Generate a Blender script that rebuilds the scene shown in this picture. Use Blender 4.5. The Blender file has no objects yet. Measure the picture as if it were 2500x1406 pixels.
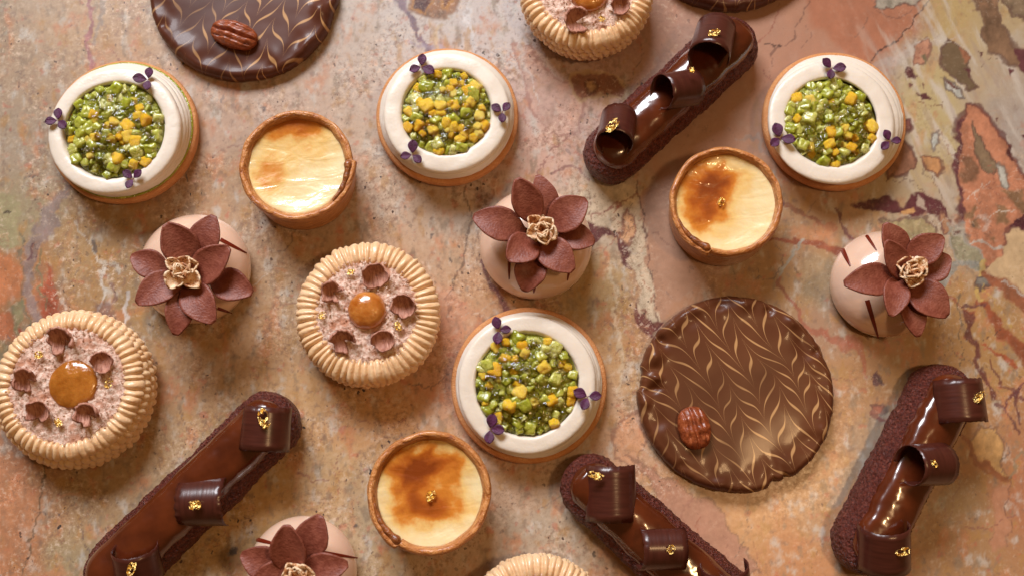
import bpy, math, random
import numpy as np
from mathutils import Vector, Matrix
R = math.radians
S = 0.0215                     # metres per modelling unit (1 unit = 2.15 cm)
scene = bpy.context.scene

# ------------------------------------------------------------------ camera, world, lamps, exposure
W0, H0, F = 2500.0, 1406.0, 2530.0
CAM = Vector((-0.50, -4.40, 24.9))
AIM = Vector((0, 0, 0))
cd = bpy.data.cameras.new('camera'); cam = bpy.data.objects.new('camera', cd)
scene.collection.objects.link(cam)
cd.sensor_width = 36.0; cd.lens = 36.0 * F / W0
cd.clip_start = 0.01; cd.clip_end = 50
ROT = (AIM - CAM).to_track_quat('-Z', 'Y')
cam.location = CAM * S; cam.rotation_euler = ROT.to_euler()
cd.dof.use_dof = True; cd.dof.focus_distance = 24.3 * S; cd.dof.aperture_fstop = 7.0
scene.camera = cam

world = bpy.data.worlds.new('World'); scene.world = world; world.use_nodes = True
bg = world.node_tree.nodes['Background']
bg.inputs[0].default_value = (1.0, 0.52, 0.17, 1); bg.inputs[1].default_value = 0.14

def area(name, loc, target, sx, sy, power, col):
    ld = bpy.data.lights.new(name, 'AREA'); ld.shape = 'RECTANGLE'
    ld.size = sx * S; ld.size_y = sy * S; ld.energy = power; ld.color = col
    o = bpy.data.objects.new(name, ld); scene.collection.objects.link(o)
    o.location = Vector(loc) * S
    o.rotation_euler = (Vector(target) - Vector(loc)).to_track_quat('-Z', 'Y').to_euler()
    return o
area('window_light', (-16, 70, 66), (0, -1, 0), 54, 30, 62.0, (0.93, 0.95, 1.0))
area('ceiling_lamp', (17, -6, 42), (3, -1, 0), 3.6, 3.6, 1.7, (1.0, 0.62, 0.30))

scene.view_settings.view_transform = 'Standard'
scene.view_settings.look = 'None'
scene.view_settings.exposure = 0.0
scene.view_settings.gamma = 1.0
scene.render.engine = 'CYCLES'
scene.cycles.max_bounces = 6
scene.cycles.sample_clamp_indirect = 4
try:
    scene.cycles.use_denoising = True
except Exception: pass

# ------------------------------------------------------------------ helpers
Rm = np.array(ROT.to_matrix()); C = np.array(CAM)
def P(px, py, z=0.0):
    """point of the place that shows at photo pixel (px,py), at height z"""
    d = Rm @ np.array([(px - W0 / 2) / F, -(py - H0 / 2) / F, -1.0])
    t = (z - C[2]) / d[2]
    return C + d * t
def to_px(X, Y, Z=0.0):
    q = np.stack([X - C[0], Y - C[1], Z - C[2] + 0 * X], -1) @ Rm
    return W0 / 2 + F * q[..., 0] / -q[..., 2], H0 / 2 - F * q[..., 1] / -q[..., 2]

def lin(r, g, b):
    f = lambda c: (c / 255 / 12.92 if c / 255 <= 0.04045 else ((c / 255 + 0.055) / 1.055) ** 2.4)
    return (f(r), f(g), f(b), 1.0)
def alin(a):
    a = np.asarray(a, float) / 255
    return np.where(a <= 0.04045, a / 12.92, ((a + 0.055) / 1.055) ** 2.4)

def _hash(ix, iy, seed):
    h = (ix.astype(np.int64) * 374761393 + iy.astype(np.int64) * 668265263 + seed * 982451653) & 0x7fffffff
    h = ((h ^ (h >> 13)) * 1274126177) & 0x7fffffff
    return ((h ^ (h >> 16)) & 0xffff) / 65535.0
def vnoise(x, y, seed=0):
    x = np.asarray(x, float); y = np.asarray(y, float)
    ix = np.floor(x); iy = np.floor(y); fx = x - ix; fy = y - iy
    ang = lambda a, b: _hash(a, b, seed) * 2 * np.pi
    def g(a, b, dx, dy):
        t = ang(a, b); return np.cos(t) * dx + np.sin(t) * dy
    u = fx * fx * fx * (fx * (fx * 6 - 15) + 10); v = fy * fy * fy * (fy * (fy * 6 - 15) + 10)
    a = g(ix, iy, fx, fy); b = g(ix + 1, iy, fx - 1, fy); c = g(ix, iy + 1, fx, fy - 1); d = g(ix + 1, iy + 1, fx - 1, fy - 1)
    return ((a * (1 - u) + b * u) * (1 - v) + (c * (1 - u) + d * u) * v) * 1.5
def fbm(x, y, seed=0, oct=4, gain=0.5):
    s = 0; a = 1; n = 0
    for k in range(oct):
        s = s + a * vnoise(x * 2 ** k, y * 2 ** k, seed + 17 * k); n += a; a *= gain
    return s / n
def sstep(e0, e1, x):
    t = np.clip((x - e0) / (e1 - e0), 0, 1); return t * t * (3 - 2 * t)

def empty(name, loc, label, cat, group):
    o = bpy.data.objects.new(name, None); scene.collection.objects.link(o)
    o.location = loc; o['label'] = label; o['category'] = cat
    if group: o['group'] = group
    return o
def raw(name, verts, faces, mat, parent=None, smooth=True, loc=None, rot=None, solid=0.0, label=None):
    me = bpy.data.meshes.new(name)
    v = np.asarray(verts, np.float32).reshape(-1, 3); f = np.asarray(faces, np.int32)
    k = f.shape[1]
    me.vertices.add(len(v)); me.vertices.foreach_set('co', v.ravel())
    me.loops.add(f.size); me.loops.foreach_set('vertex_index', f.ravel())
    me.polygons.add(len(f)); me.polygons.foreach_set('loop_start', np.arange(len(f), dtype=np.int32) * k)
    me.polygons.foreach_set('loop_total', np.full(len(f), k, np.int32))
    me.polygons.foreach_set('use_smooth', np.full(len(f), smooth))
    me.update(calc_edges=True); me.validate()
    if mat: me.materials.append(mat)
    o = bpy.data.objects.new(name, me); scene.collection.objects.link(o)
    if parent is not None: o.parent = parent
    if loc is not None: o.location = loc
    if rot is not None: o.rotation_euler = rot
    if solid:
        m = o.modifiers.new('thickness', 'SOLIDIFY'); m.thickness = solid; m.offset = 0
    if label: o['label'] = label
    return o
def gfaces(nv, nu, wrap):
    i = np.arange(nv - 1)[:, None]; j = np.arange(nu if wrap else nu - 1)[None, :]
    j2 = (j + 1) % nu
    a = i * nu + j; b = i * nu + j2; c = (i + 1) * nu + j2; d = (i + 1) * nu + j
    return np.stack([a, b, c, d], -1).reshape(-1, 4)
def surf(name, V, mat, parent, wrap=True, **kw):
    nv, nu = V.shape[:2]
    return raw(name, V.reshape(-1, 3), gfaces(nv, nu, wrap), mat, parent, **kw)
def chaikin(p, n=2):
    p = np.asarray(p, float)
    for _ in range(n):
        q = np.empty((2 * (len(p) - 1) + 2, 2)); q[0] = p[0]; q[-1] = p[-1]
        q[1:-1:2] = p[:-1] * .75 + p[1:] * .25; q[2:-1:2] = p[:-1] * .25 + p[1:] * .75
        p = q
    return p
def lathe(name, prof, mat, parent, n=96, mod=None, sm=2, off=(0, 0), **kw):
    """profile from bottom/outside to top/centre, wound so normals face out"""
    p = chaikin(prof, sm)
    r = np.maximum(p[:, 0], 1e-3)[:, None] + np.zeros((1, n)); z = p[:, 1][:, None] + np.zeros((1, n))
    ph = (np.arange(n) / n * 2 * np.pi)[None, :] + np.zeros_like(r)
    if mod: r, z = mod(ph, r, z)
    zmax = max(p[:, 1]); k = z / zmax
    V = np.stack([r * np.cos(ph) + off[0] * k, r * np.sin(ph) + off[1] * k, z], -1)
    return surf(name, V, mat, parent, **kw)

# ------------------------------------------------------------------ materials
class Mat:
    def __init__(s, name, col=(.5, .5, .5, 1), rough=.5, spec=.5, coat=0, coat_rough=.05, metal=0, sss=0, sss_r=(1, .5, .3), sss_scale=.15):
        s.m = bpy.data.materials.new(name); s.m.use_nodes = True; s.t = s.m.node_tree
        s.b = s.t.nodes['Principled BSDF']; i = s.b.inputs
        i['Base Color'].default_value = col; i['Roughness'].default_value = rough
        i['Specular IOR Level'].default_value = spec; i['Metallic'].default_value = metal
        i['Coat Weight'].default_value = coat; i['Coat Roughness'].default_value = coat_rough
        i['Subsurface Weight'].default_value = sss; i['Subsurface Radius'].default_value = sss_r
        i['Subsurface Scale'].default_value = sss_scale * S
        s.tc = s.t.nodes.new('ShaderNodeTexCoord'); s.last = None
    def n(s, typ, **kw):
        nd = s.t.nodes.new(typ)
        for k, v in kw.items():
            if k in nd.inputs.keys(): nd.inputs[k].default_value = v
            else: setattr(nd, k, v)
        return nd
    def l(s, a, b): s.t.links.new(a, b)
    def co(s, scale=(1, 1, 1), loc=(0, 0, 0)):
        mp = s.n('ShaderNodeMapping'); mp.inputs['Scale'].default_value = scale; mp.inputs['Location'].default_value = loc
        s.l(s.tc.outputs['Object'], mp.inputs[0]); return mp.outputs[0]
    def noise(s, scale, detail=4, rough=.55, dist=0, vec=None):
        nd = s.n('ShaderNodeTexNoise'); nd.inputs['Scale'].default_value = scale; nd.inputs['Detail'].default_value = detail
        nd.inputs['Roughness'].default_value = rough; nd.inputs['Distortion'].default_value = dist
        s.l(vec or s.tc.outputs['Object'], nd.inputs['Vector']); return nd.outputs['Fac']
    def voro(s, scale, feature='F1', vec=None, rand=1.0, out='Distance'):
        nd = s.n('ShaderNodeTexVoronoi'); nd.feature = feature; nd.inputs['Scale'].default_value = scale
        nd.inputs['Randomness'].default_value = rand
        s.l(vec or s.tc.outputs['Object'], nd.inputs['Vector']); return nd.outputs[out]
    def math(s, op, a, b=None, c=None):
        nd = s.n('ShaderNodeMath', operation=op)
        for k, v in enumerate((a, b, c)):
            if v is None: continue
            if isinstance(v, (int, float)): nd.inputs[k].default_value = v
            else: s.l(v, nd.inputs[k])
        return nd.outputs[0]
    def ss(s, x, e0, e1, o0=0.0, o1=1.0):
        nd = s.n('ShaderNodeMapRange'); nd.interpolation_type = 'SMOOTHSTEP'
        nd.inputs[1].default_value = e0; nd.inputs[2].default_value = e1; nd.inputs[3].default_value = o0; nd.inputs[4].default_value = o1
        s.l(x, nd.inputs[0]); return nd.outputs[0]
    def ramp(s, fac, stops):
        nd = s.n('ShaderNodeValToRGB'); cr = nd.color_ramp
        while len(cr.elements) < len(stops): cr.elements.new(.5)
        for e, (p, c) in zip(cr.elements, stops): e.position = p; e.color = c
        s.l(fac, nd.inputs[0]); return nd.outputs[0]
    def mix(s, fac, a, b, mode='MIX'):
        nd = s.n('ShaderNodeMix'); nd.data_type = 'RGBA'; nd.blend_type = mode
        for k, v in ((0, fac), (6, a), (7, b)):
            if isinstance(v, (int, float)): nd.inputs[k].default_value = v
            elif isinstance(v, tuple): nd.inputs[k].default_value = v
            else: s.l(v, nd.inputs[k])
        return nd.outputs[2]
    def color(s, x): s.l(x, s.b.inputs['Base Color'])
    def rough(s, x): s.l(x, s.b.inputs['Roughness'])
    def bump(s, h, dist, strength=1.0, coat=False):
        nd = s.n('ShaderNodeBump'); nd.inputs['Strength'].default_value = strength; nd.inputs['Distance'].default_value = dist * S
        s.l(h, nd.inputs['Height'])
        if s.last is not None: s.l(s.last, nd.inputs['Normal'])
        s.last = nd.outputs[0]; s.l(s.last, s.b.inputs['Normal'])
        if coat: s.l(s.last, s.b.inputs['Coat Normal'])
        return s

def mk_biscuit():
    m = Mat('baked biscuit', rough=.6)
    f = m.noise(3, 5); g = m.noise(26, 3)
    c = m.ramp(f, [(.3, lin(206, 136, 78)), (.55, lin(222, 158, 100)), (.75, lin(230, 174, 120))])
    m.color(m.mix(m.ss(g, .35, .7), c, lin(212, 140, 82))); m.bump(m.noise(22, 4, .7), .04); return m.m
def mk_cream():
    m = Mat('ivory cream', lin(230, 218, 202), rough=.42, sss=.25, sss_r=(1, .8, .55), sss_scale=.15, coat=.25, coat_rough=.2)
    m.bump(m.noise(4, 2), .010); m.bump(m.noise(14, 2), .005, coat=True); return m.m
def mk_jelly():
    m = Mat('kiwi jelly', rough=.12, coat=.7, sss=.3, sss_scale=.12, sss_r=(.6, 1, .2))
    m.color(m.ramp(m.noise(4, 3), [(.35, lin(138, 142, 34)), (.65, lin(176, 176, 60))]))
    m.bump(m.noise(9, 3), .09, coat=True); return m.m
def mk_kiwi():
    m = Mat('kiwi dice', rough=.25, coat=.9, coat_rough=.06, sss=.7, sss_scale=.3, sss_r=(.8, 1, .3))
    oi = m.n('ShaderNodeObjectInfo')
    c = m.ramp(oi.outputs['Random'], [(0, lin(140, 144, 34)), (.3, lin(166, 170, 52)), (.6, lin(190, 190, 86)), (.82, lin(206, 204, 116)), (1, lin(222, 216, 150))])
    c2 = m.mix(m.ss(m.noise(6, 3), .4, .65), c, lin(158, 158, 44))
    v = m.voro(6); sd = m.ss(v, .14, .22)
    sel = m.ss(m.noise(3.2, 1), .53, .56)
    k = m.math('MULTIPLY', m.math('SUBTRACT', 1.0, sd), sel)
    m.color(m.mix(k, c2, lin(34, 24, 18))); m.bump(m.noise(1.6, 2), .03, coat=True); return m.m
def mk_mango():
    m = Mat('mango dice', rough=.25, coat=.5, coat_rough=.1, sss=.4, sss_scale=.12, sss_r=(1, .6, .1))
    oi = m.n('ShaderNodeObjectInfo')
    m.color(m.ramp(oi.outputs['Random'], [(0, lin(238, 180, 16)), (.6, lin(246, 200, 44)), (1, lin(236, 208, 96))]))
    m.bump(m.noise(7, 3), .04, coat=True); return m.m
def mk_film():
    m = Mat('clear fruit glaze', rough=.06)
    m.t.nodes.remove(m.b); out = m.t.nodes['Material Output']
    tr = m.n('ShaderNodeBsdfTransparent'); tr.inputs[0].default_value = (1, 1, .93, 1)
    gl = m.n('ShaderNodeBsdfGlossy'); gl.inputs['Roughness'].default_value = .08
    bp = m.n('ShaderNodeBump'); bp.inputs['Distance'].default_value = .13 * S; m.l(m.noise(4.5, 2, .5, .5), bp.inputs['Height']); m.l(bp.outputs[0], gl.inputs['Normal'])
    fr = m.n('ShaderNodeFresnel'); fr.inputs['IOR'].default_value = 1.4; m.l(bp.outputs[0], fr.inputs['Normal'])
    mx = m.n('ShaderNodeMixShader'); m.l(fr.outputs[0], mx.inputs[0]); m.l(tr.outputs[0], mx.inputs[1]); m.l(gl.outputs[0], mx.inputs[2]); m.l(mx.outputs[0], out.inputs[0]); return m.m
def mk_seed():
    return Mat('kiwi seed', lin(26, 18, 16), rough=.15, coat=.5).m
def mk_leaf():
    m = Mat('purple leaf', rough=.55)
    m.color(m.ramp(m.noise(8, 3), [(.3, lin(62, 16, 44)), (.7, lin(92, 30, 80))])); m.bump(m.noise(30, 2), .02); return m.m
def mk_stem(): return Mat('pink stem', lin(190, 120, 110), rough=.5).m
def mk_pastry():
    m = Mat('tart crust', rough=.4, coat=.35, coat_rough=.15)
    st = m.noise(3, 5, .6, .8, m.co((1.2, 1.2, 7)))
    c = m.ramp(st, [(.28, lin(130, 64, 24)), (.43, lin(186, 112, 52)), (.6, lin(214, 146, 82)), (.8, lin(228, 174, 116))])
    m.color(c); m.bump(st, .06); m.bump(m.noise(24, 3), .02); return m.m
def mk_lip():
    m = Mat('dark baked crust', rough=.3, coat=.4, coat_rough=.15)
    st = m.noise(6, 5, .6, .5)
    m.color(m.ramp(st, [(.3, lin(96, 44, 16)), (.6, lin(160, 92, 44)), (.8, lin(190, 126, 72))])); m.bump(st, .06); return m.m
def mk_custard(spots, rip):
    m = Mat('browned custard', rough=.3, coat=.6, coat_rough=.04, sss=.2, sss_r=(1, .7, .3), sss_scale=.15)
    fac = None
    sep = m.n('ShaderNodeSeparateXYZ'); 
    nz = m.n('ShaderNodeTexNoise'); nz.inputs['Scale'].default_value = 2.1; nz.inputs['Detail'].default_value = 4
    m.l(m.tc.outputs['Object'], nz.inputs['Vector'])
    vm = m.n('ShaderNodeVectorMath', operation='MULTIPLY_ADD'); m.l(nz.outputs['Color'], vm.inputs[0]); vm.inputs[1].default_value = (.8, .8, 0)
    m.l(m.tc.outputs['Object'], vm.inputs[2]); m.l(vm.outputs[0], sep.inputs[0])
    for (x, y, rx, ry, w) in spots:
        dx = m.math('DIVIDE', m.math('SUBTRACT', sep.outputs[0], x + .40), rx); dy = m.math('DIVIDE', m.math('SUBTRACT', sep.outputs[1], y + .40), ry)
        d = m.math('ADD', m.math('MULTIPLY', dx, dx), m.math('MULTIPLY', dy, dy))
        g = m.math('MULTIPLY', m.math('POWER', 2.718, m.math('MULTIPLY', d, -1.0)), w)
        fac = g if fac is None else m.math('ADD', fac, g)
    fac = m.math('ADD', fac, m.math('MULTIPLY', m.math('SUBTRACT', m.noise(3.6, 3, .5), .5), .35))
    m.color(m.ramp(fac, [(.0, lin(240, 220, 170)), (.30, lin(236, 196, 122)), (.5, lin(214, 134, 48)), (.75, lin(178, 92, 26)), (1, lin(138, 62, 16))]))
    m.bump(m.noise(1.7, 2, .5, .6, m.co((.8, 2.0, 1))), rip); m.bump(m.noise(7, 2, .5), .010, coat=True); return m.m
def mk_gold():
    m = Mat('gold leaf', lin(255, 222, 140), rough=.36, metal=1.0); m.bump(m.noise(12, 3), .08); return m.m
def mk_glaze_beige():
    m = Mat('caramel mirror glaze', lin(230, 192, 166), rough=.2, coat=.8, coat_rough=.05, sss=.15, sss_r=(1, .6, .35), sss_scale=.15)
    m.bump(m.noise(2, 2), .015); return m.m
def mk_stripe(): return Mat('dark red chocolate', lin(112, 34, 14), rough=.35).m
def mk_petal():
    m = Mat('milk chocolate leather', rough=.5, spec=.45)
    v = m.voro(22, 'SMOOTH_F1', vec=None)
    n2 = m.noise(7, 3)
    m.color(m.mix(m.ss(n2, .35, .65), lin(122, 60, 44), lin(140, 76, 58)))
    w = m.noise(20, 2, .5, .6, m.co((1, 2.4, 1)))
    m.bump(v, .008); m.bump(w, .005); return m.m
def mk_nut():
    m = Mat('toasted nut', rough=.45)
    w = m.noise(6, 3, .6, .9, m.co((1, 1, .6)))
    m.color(m.ramp(w, [(.3, lin(120, 60, 28)), (.42, lin(190, 128, 80)), (.52, lin(236, 202, 162)), (.8, lin(250, 234, 212))])); m.bump(w, .06); return m.m
def mk_hazel():
    m = Mat('roast hazelnut flake', rough=.5)
    w = m.noise(8, 4, .6, .5, m.co((2.4, .5, 1)))
    m.color(m.ramp(w, [(.3, lin(138, 78, 60)), (.5, lin(186, 128, 106)), (.8, lin(216, 166, 142))])); m.bump(w, .05); return m.m
def mk_coffee():
    m = Mat('coffee cream', rough=.36, coat=.35, coat_rough=.12, sss=.2, sss_r=(1, .6, .3), sss_scale=.12)
    m.color(m.ramp(m.noise(2.5, 3), [(.3, lin(228, 184, 136)), (.7, lin(240, 204, 162))])); m.bump(m.noise(9, 3), .02); return m.m
def mk_tartbase():
    m = Mat('glazed pastry base', rough=.4, coat=.3)
    m.color(m.ramp(m.noise(4, 4), [(.3, lin(168, 92, 38)), (.7, lin(206, 138, 78))])); m.bump(m.noise(20, 4), .04); return m.m
def mk_crumb():
    m = Mat('nut crumb', rough=.9, spec=.2)
    a = m.noise(16, 4, .7); b = m.noise(2.6, 2); v = m.voro(22)
    c = m.ramp(a, [(.3, lin(176, 120, 100)), (.43, lin(214, 172, 150)), (.55, lin(236, 208, 190)), (.72, lin(244, 228, 214))])
    m.color(m.mix(m.ss(b, .5, .7), c, lin(196, 140, 112))); m.bump(a, .04); return m.m
def mk_caramel(dark):
    m = Mat('soft caramel', rough=.12, coat=.8, coat_rough=.04, sss=.3, sss_r=(1, .4, .1), sss_scale=.25)
    m.color(m.ramp(m.noise(3.5, 4), [(.3, lin(150, 84, 22)), (.7, lin(190, 120, 48))] if dark else [(.3, lin(168, 90, 26)), (.7, lin(206, 136, 66))]))
    m.bump(m.noise(7, 3), .025); return m.m
def mk_choux():
    m = Mat('cocoa crackle crust', rough=.38, spec=.5)
    v = m.voro(11, 'F1'); n = m.noise(18, 4, .7)
    m.color(m.ramp(n, [(.3, lin(70, 22, 14)), (.5, lin(108, 44, 32)), (.72, lin(152, 84, 66))]))
    m.bump(v, .10); m.bump(n, .09); return m.m
def mk_ganache():
    m = Mat('poured chocolate glaze', rough=.2, coat=.7, coat_rough=.05)
    m.color(m.ramp(m.noise(1.6, 3), [(.3, lin(74, 28, 12)), (.7, lin(98, 42, 18))])); m.bump(m.noise(1.6, 2), .05, coat=True); return m.m
def mk_curl():
    m = Mat('dark chocolate curl', rough=.3, coat=.2, coat_rough=.2)
    n = m.noise(5, 3, .5, 0, m.co((3.2, .35, .35)))
    m.color(m.ramp(n, [(.3, lin(66, 28, 21)), (.7, lin(80, 37, 28))])); m.bump(n, .004); return m.m
def mk_disc(shear, P2, sp, A, ang, tint):
    """feathered icing: straight icing rows dragged up and down by turns"""
    m = Mat('feathered chocolate coating', rough=.36, spec=.2, coat=.10, coat_rough=.10)
    mp = m.n('ShaderNodeMapping'); mp.inputs['Rotation'].default_value = (0, 0, ang)
    nz = m.n('ShaderNodeTexNoise'); nz.inputs['Scale'].default_value = .5; nz.inputs['Detail'].default_value = 1
    m.l(m.tc.outputs['Object'], nz.inputs['Vector'])
    vm = m.n('ShaderNodeVectorMath', operation='MULTIPLY_ADD'); m.l(nz.outputs['Color'], vm.inputs[0]); vm.inputs[1].default_value = (.9, .9, 0)
    m.l(m.tc.outputs['Object'], vm.inputs[2]); m.l(vm.outputs[0], mp.inputs[0])
    sep = m.n('ShaderNodeSeparateXYZ'); m.l(mp.outputs[0], sep.inputs[0])
    x, y = sep.outputs[0], sep.outputs[1]
    xs = m.math('DIVIDE', m.math('ADD', x, m.math('MULTIPLY', y, shear)), P2)
    k = m.math('FLOOR', xs); t = m.math('SUBTRACT', m.math('MULTIPLY', m.math('SUBTRACT', xs, k), 2.0), 1.0)
    par = m.math('SUBTRACT', m.math('MULTIPLY', m.math('FLOORED_MODULO', k, 2.0), 2.0), 1.0)
    t3 = m.math('POWER', m.math('ABSOLUTE', t), 4.0)
    g = m.math('ADD', m.math('MULTIPLY', m.math('MULTIPLY', t3, m.math('SIGN', t)), .62), m.math('MULTIPLY', t, .38))
    f = m.math('DIVIDE', m.math('ADD', y, m.math('MULTIPLY', m.math('MULTIPLY', g, par), A)), sp)
    fr = m.math('SUBTRACT', f, m.math('FLOOR', f))
    dl = m.math('MULTIPLY', m.math('ABSOLUTE', m.math('SUBTRACT', fr, .5)), 1.0)
    # true width shrinks towards the drag lines
    wv = m.noise(1.3, 2)
    wd = m.math('MULTIPLY', m.math('SUBTRACT', 1.06, m.math('POWER', m.math('ABSOLUTE', t), 1.6)), m.math('MULTIPLY_ADD', wv, .13, .026))
    q = m.math('DIVIDE', dl, wd)
    line = m.math('SUBTRACT', 1.0, m.ss(q, .45, 1.05))
    line = m.math('MULTIPLY', line, m.ss(m.noise(.8, 2), .35, .62, .35, .9))
    dark = m.ramp(m.noise(.9, 2), [(.3, tint[0]), (.7, tint[1])])
    m.color(m.mix(line, dark, lin(196, 150, 100)))
    m.bump(m.noise(.8, 2), .03); return m.m
def mk_pecan():
    m = Mat('pecan', rough=.38, coat=.3, coat_rough=.15)
    w = m.noise(9, 4, .6)
    m.color(m.ramp(w, [(.3, lin(104, 44, 20)), (.55, lin(152, 74, 38)), (.8, lin(186, 106, 60))])); m.bump(w, .03); return m.m
def mk_dark(): return Mat('dark base', lin(44, 24, 16), rough=.5).m

MT = dict(biscuit=mk_biscuit(), cream=mk_cream(), jelly=mk_jelly(), kiwi=mk_kiwi(), mango=mk_mango(), seed=mk_seed(), film=mk_film(), leaf=mk_leaf(),
          stem=mk_stem(), pastry=mk_pastry(), lip=mk_lip(), gold=mk_gold(), beige=mk_glaze_beige(), stripe=mk_stripe(), petal=mk_petal(),
          nut=mk_nut(), hazel=mk_hazel(), coffee=mk_coffee(), tartbase=mk_tartbase(), crumb=mk_crumb(), choux=mk_choux(),
          ganache=mk_ganache(), curl=mk_curl(), pecan=mk_pecan(), dark=mk_dark())

# ------------------------------------------------------------------ marble table top
def marble():
    st = .034
    xin = np.arange(-13.6, 13.6, st); yin = np.arange(-8.0, 8.9, st)
    ext = lambda v0, sgn: v0 + sgn * np.concatenate([[.06], np.arange(.14, 5, .1), np.arange(5.1, 12, .25), [13, 15, 19, 26]])
    xs = np.concatenate([ext(xin[0], -1)[::-1], xin, ext(xin[-1], 1)]); ys = np.concatenate([ext(yin[0], -1)[::-1], yin, ext(yin[-1], 1)])
    X, Y = np.meshgrid(xs, ys); px, py = to_px(X, Y)
    U, Vv = px / 100, py / 100
    # warped photo-plan coordinates: every drawn edge becomes ragged
    wx = px + 26 * fbm(U * 1.5, Vv * 1.5, 3, 4, .6); wy = py + 26 * fbm(U * 1.5 + 9, Vv * 1.5, 4, 4, .6)
    fx = px + 11 * fbm(U * 3.5, Vv * 3.5, 5, 3, .6); fy = py + 11 * fbm(U * 3.5 + 5, Vv * 3.5, 6, 3, .6)
    # ---- broad colour field
    cp = [(50,60,188,158,130),(200,60,200,164,130),(300,110,194,156,122),(100,200,184,154,126),(30,350,178,154,130),(560,260,196,162,138),(700,230,202,172,150),(880,100,206,182,164),
      (1000,80,212,194,182),(1200,100,214,196,186),(880,400,202,174,150),(1130,520,206,178,154),(600,560,192,158,128),(560,500,194,156,122),(30,560,170,150,118),(50,680,182,132,92),
      (200,620,184,148,106),(130,730,170,112,84),(230,700,178,140,98),(10,800,150,126,96),(300,760,174,140,100),(700,640,196,162,128),(650,850,200,158,118),(690,1000,206,164,120),(450,920,196,158,122),
      (500,1050,196,158,120),(870,1050,206,160,116),(820,1150,200,164,124),(400,1110,192,158,122),(200,1230,184,150,114),(40,1130,178,128,98),(60,1250,188,134,98),(50,1380,184,128,92),
      (150,1380,174,150,116),(600,1180,204,160,108),(880,1330,196,166,130),(1250,1180,202,168,140),(1300,1300,188,164,140),(1120,1300,200,168,140),(1080,760,208,162,128),(1130,840,210,160,132),(1200,700,204,160,124),
      (1470,720,192,158,114),(1500,850,200,158,114),(1500,1000,202,164,130),(1530,1050,210,164,130),(1650,620,190,146,120),(1620,750,190,142,112),(1480,520,204,180,156),(1350,330,212,170,150),(1300,230,208,176,162),
      (1650,60,196,152,132),(1900,80,194,140,112),(2000,60,192,132,100),(2150,60,188,122,92),(1800,330,192,148,122),(2060,110,190,134,104),(2200,150,194,172,156),(2260,220,202,178,130),(2350,60,196,168,128),
      (2330,30,196,164,110),(2420,200,192,168,144),(2300,300,200,176,130),(2480,300,184,164,148),(2250,420,196,168,128),(2280,480,192,168,144),(1950,560,188,148,112),(1960,660,186,146,104),(2000,780,180,140,112),
      (1700,1250,208,158,112),(1860,1250,212,158,112),(2060,1000,196,144,104),(2080,950,190,142,102),(2130,1050,172,140,114),(1700,1340,190,134,102),(1940,1350,202,142,100),(2400,1150,184,134,94),(2350,1300,182,138,98),
      (2480,1200,184,124,90),(2480,650,190,154,120),(2400,800,182,138,90),(2300,900,186,140,92),(1960,1180,206,154,108),(1580,1080,206,160,128),(2040,1250,190,146,110),(1100,640,202,164,132),(460,200,200,166,140)]
    cp = np.array(cp, float)
    num = 0; den = 0
    w1x = px + 70 * fbm(U * .9, Vv * .9, 11, 3); w1y = py + 70 * fbm(U * .9 + 4, Vv * .9, 12, 3)
    for c in cp:
        w = 1 / (((w1x - c[0]) ** 2 + (w1y - c[1]) ** 2) / 3000 + 1) ** 2.6
        num = num + w[..., None] * alin(c[2:]); den = den + w
    col = num / den[..., None]
    # ---- mottle: regional strength (smooth on the salmon slabs, grainy elsewhere)
    smooth = np.zeros_like(px)
    for (cx, cy, rx, ry) in [(1900,90,330,150),(1720,330,170,150),(1650,640,75,150),(1640,1330,170,120),(2420,180,160,180),(2250,440,90,90),(1760,1240,60,60)]:
        smooth = np.maximum(smooth, np.exp(-(((wx - cx) / rx) ** 2 + ((wy - cy) / ry) ** 2) ** 2))
    rough = 1 - .75 * smooth
    m1 = fbm(U * 1.6, Vv * 1.1, 21, 5, .6); m2 = fbm(U * 4.5, Vv * 3.6, 22, 4, .65); m3 = fbm(U * 2.4, Vv * 1.5, 23, 5, .6); m4 = fbm(U * 3.1 + 3, Vv * 1.7, 27, 5, .6)
    def blend(mask, c, k=1.0):
        nonlocal col
        m = np.clip(mask * k, 0, 1)[..., None]; col = col * (1 - m) + alin(c) * m
    blend(sstep(.10, .42, m1) * rough, (206, 138, 98), .65)
    blend(sstep(.10, .45, m3) * rough, (212, 200, 186), .65)
    blend(sstep(.12, .40, m4) * rough, (150, 128, 106), .6)
    blend(sstep(.12, .40, -m3) * rough, (188, 140, 84), .6)
    blend(sstep(.16, .5, m2) * rough, (136, 108, 94), .55)
    blend(sstep(.2, .5, -m2) * rough, (222, 192, 164), .5)
    blend(sstep(.36, .5, fbm(U * 3.3, Vv * 3.3, 31, 3)) * rough, (196, 110, 86), .45)
    blend(sstep(.30, .5, fbm(U * .9, Vv * 5, 32, 3)) * smooth, (196, 146, 116), .3)
    def pbox(x0, y0, x1, y1, pad=40):
        m = (px > x0 - pad) & (px < x1 + pad) & (py > y0 - pad) & (py < y1 + pad)
        ii = np.where(m.any(1))[0]; jj = np.where(m.any(0))[0]
        if len(ii) == 0 or len(jj) == 0: return None
        return slice(ii[0], ii[-1] + 1), slice(jj[0], jj[-1] + 1)
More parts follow.
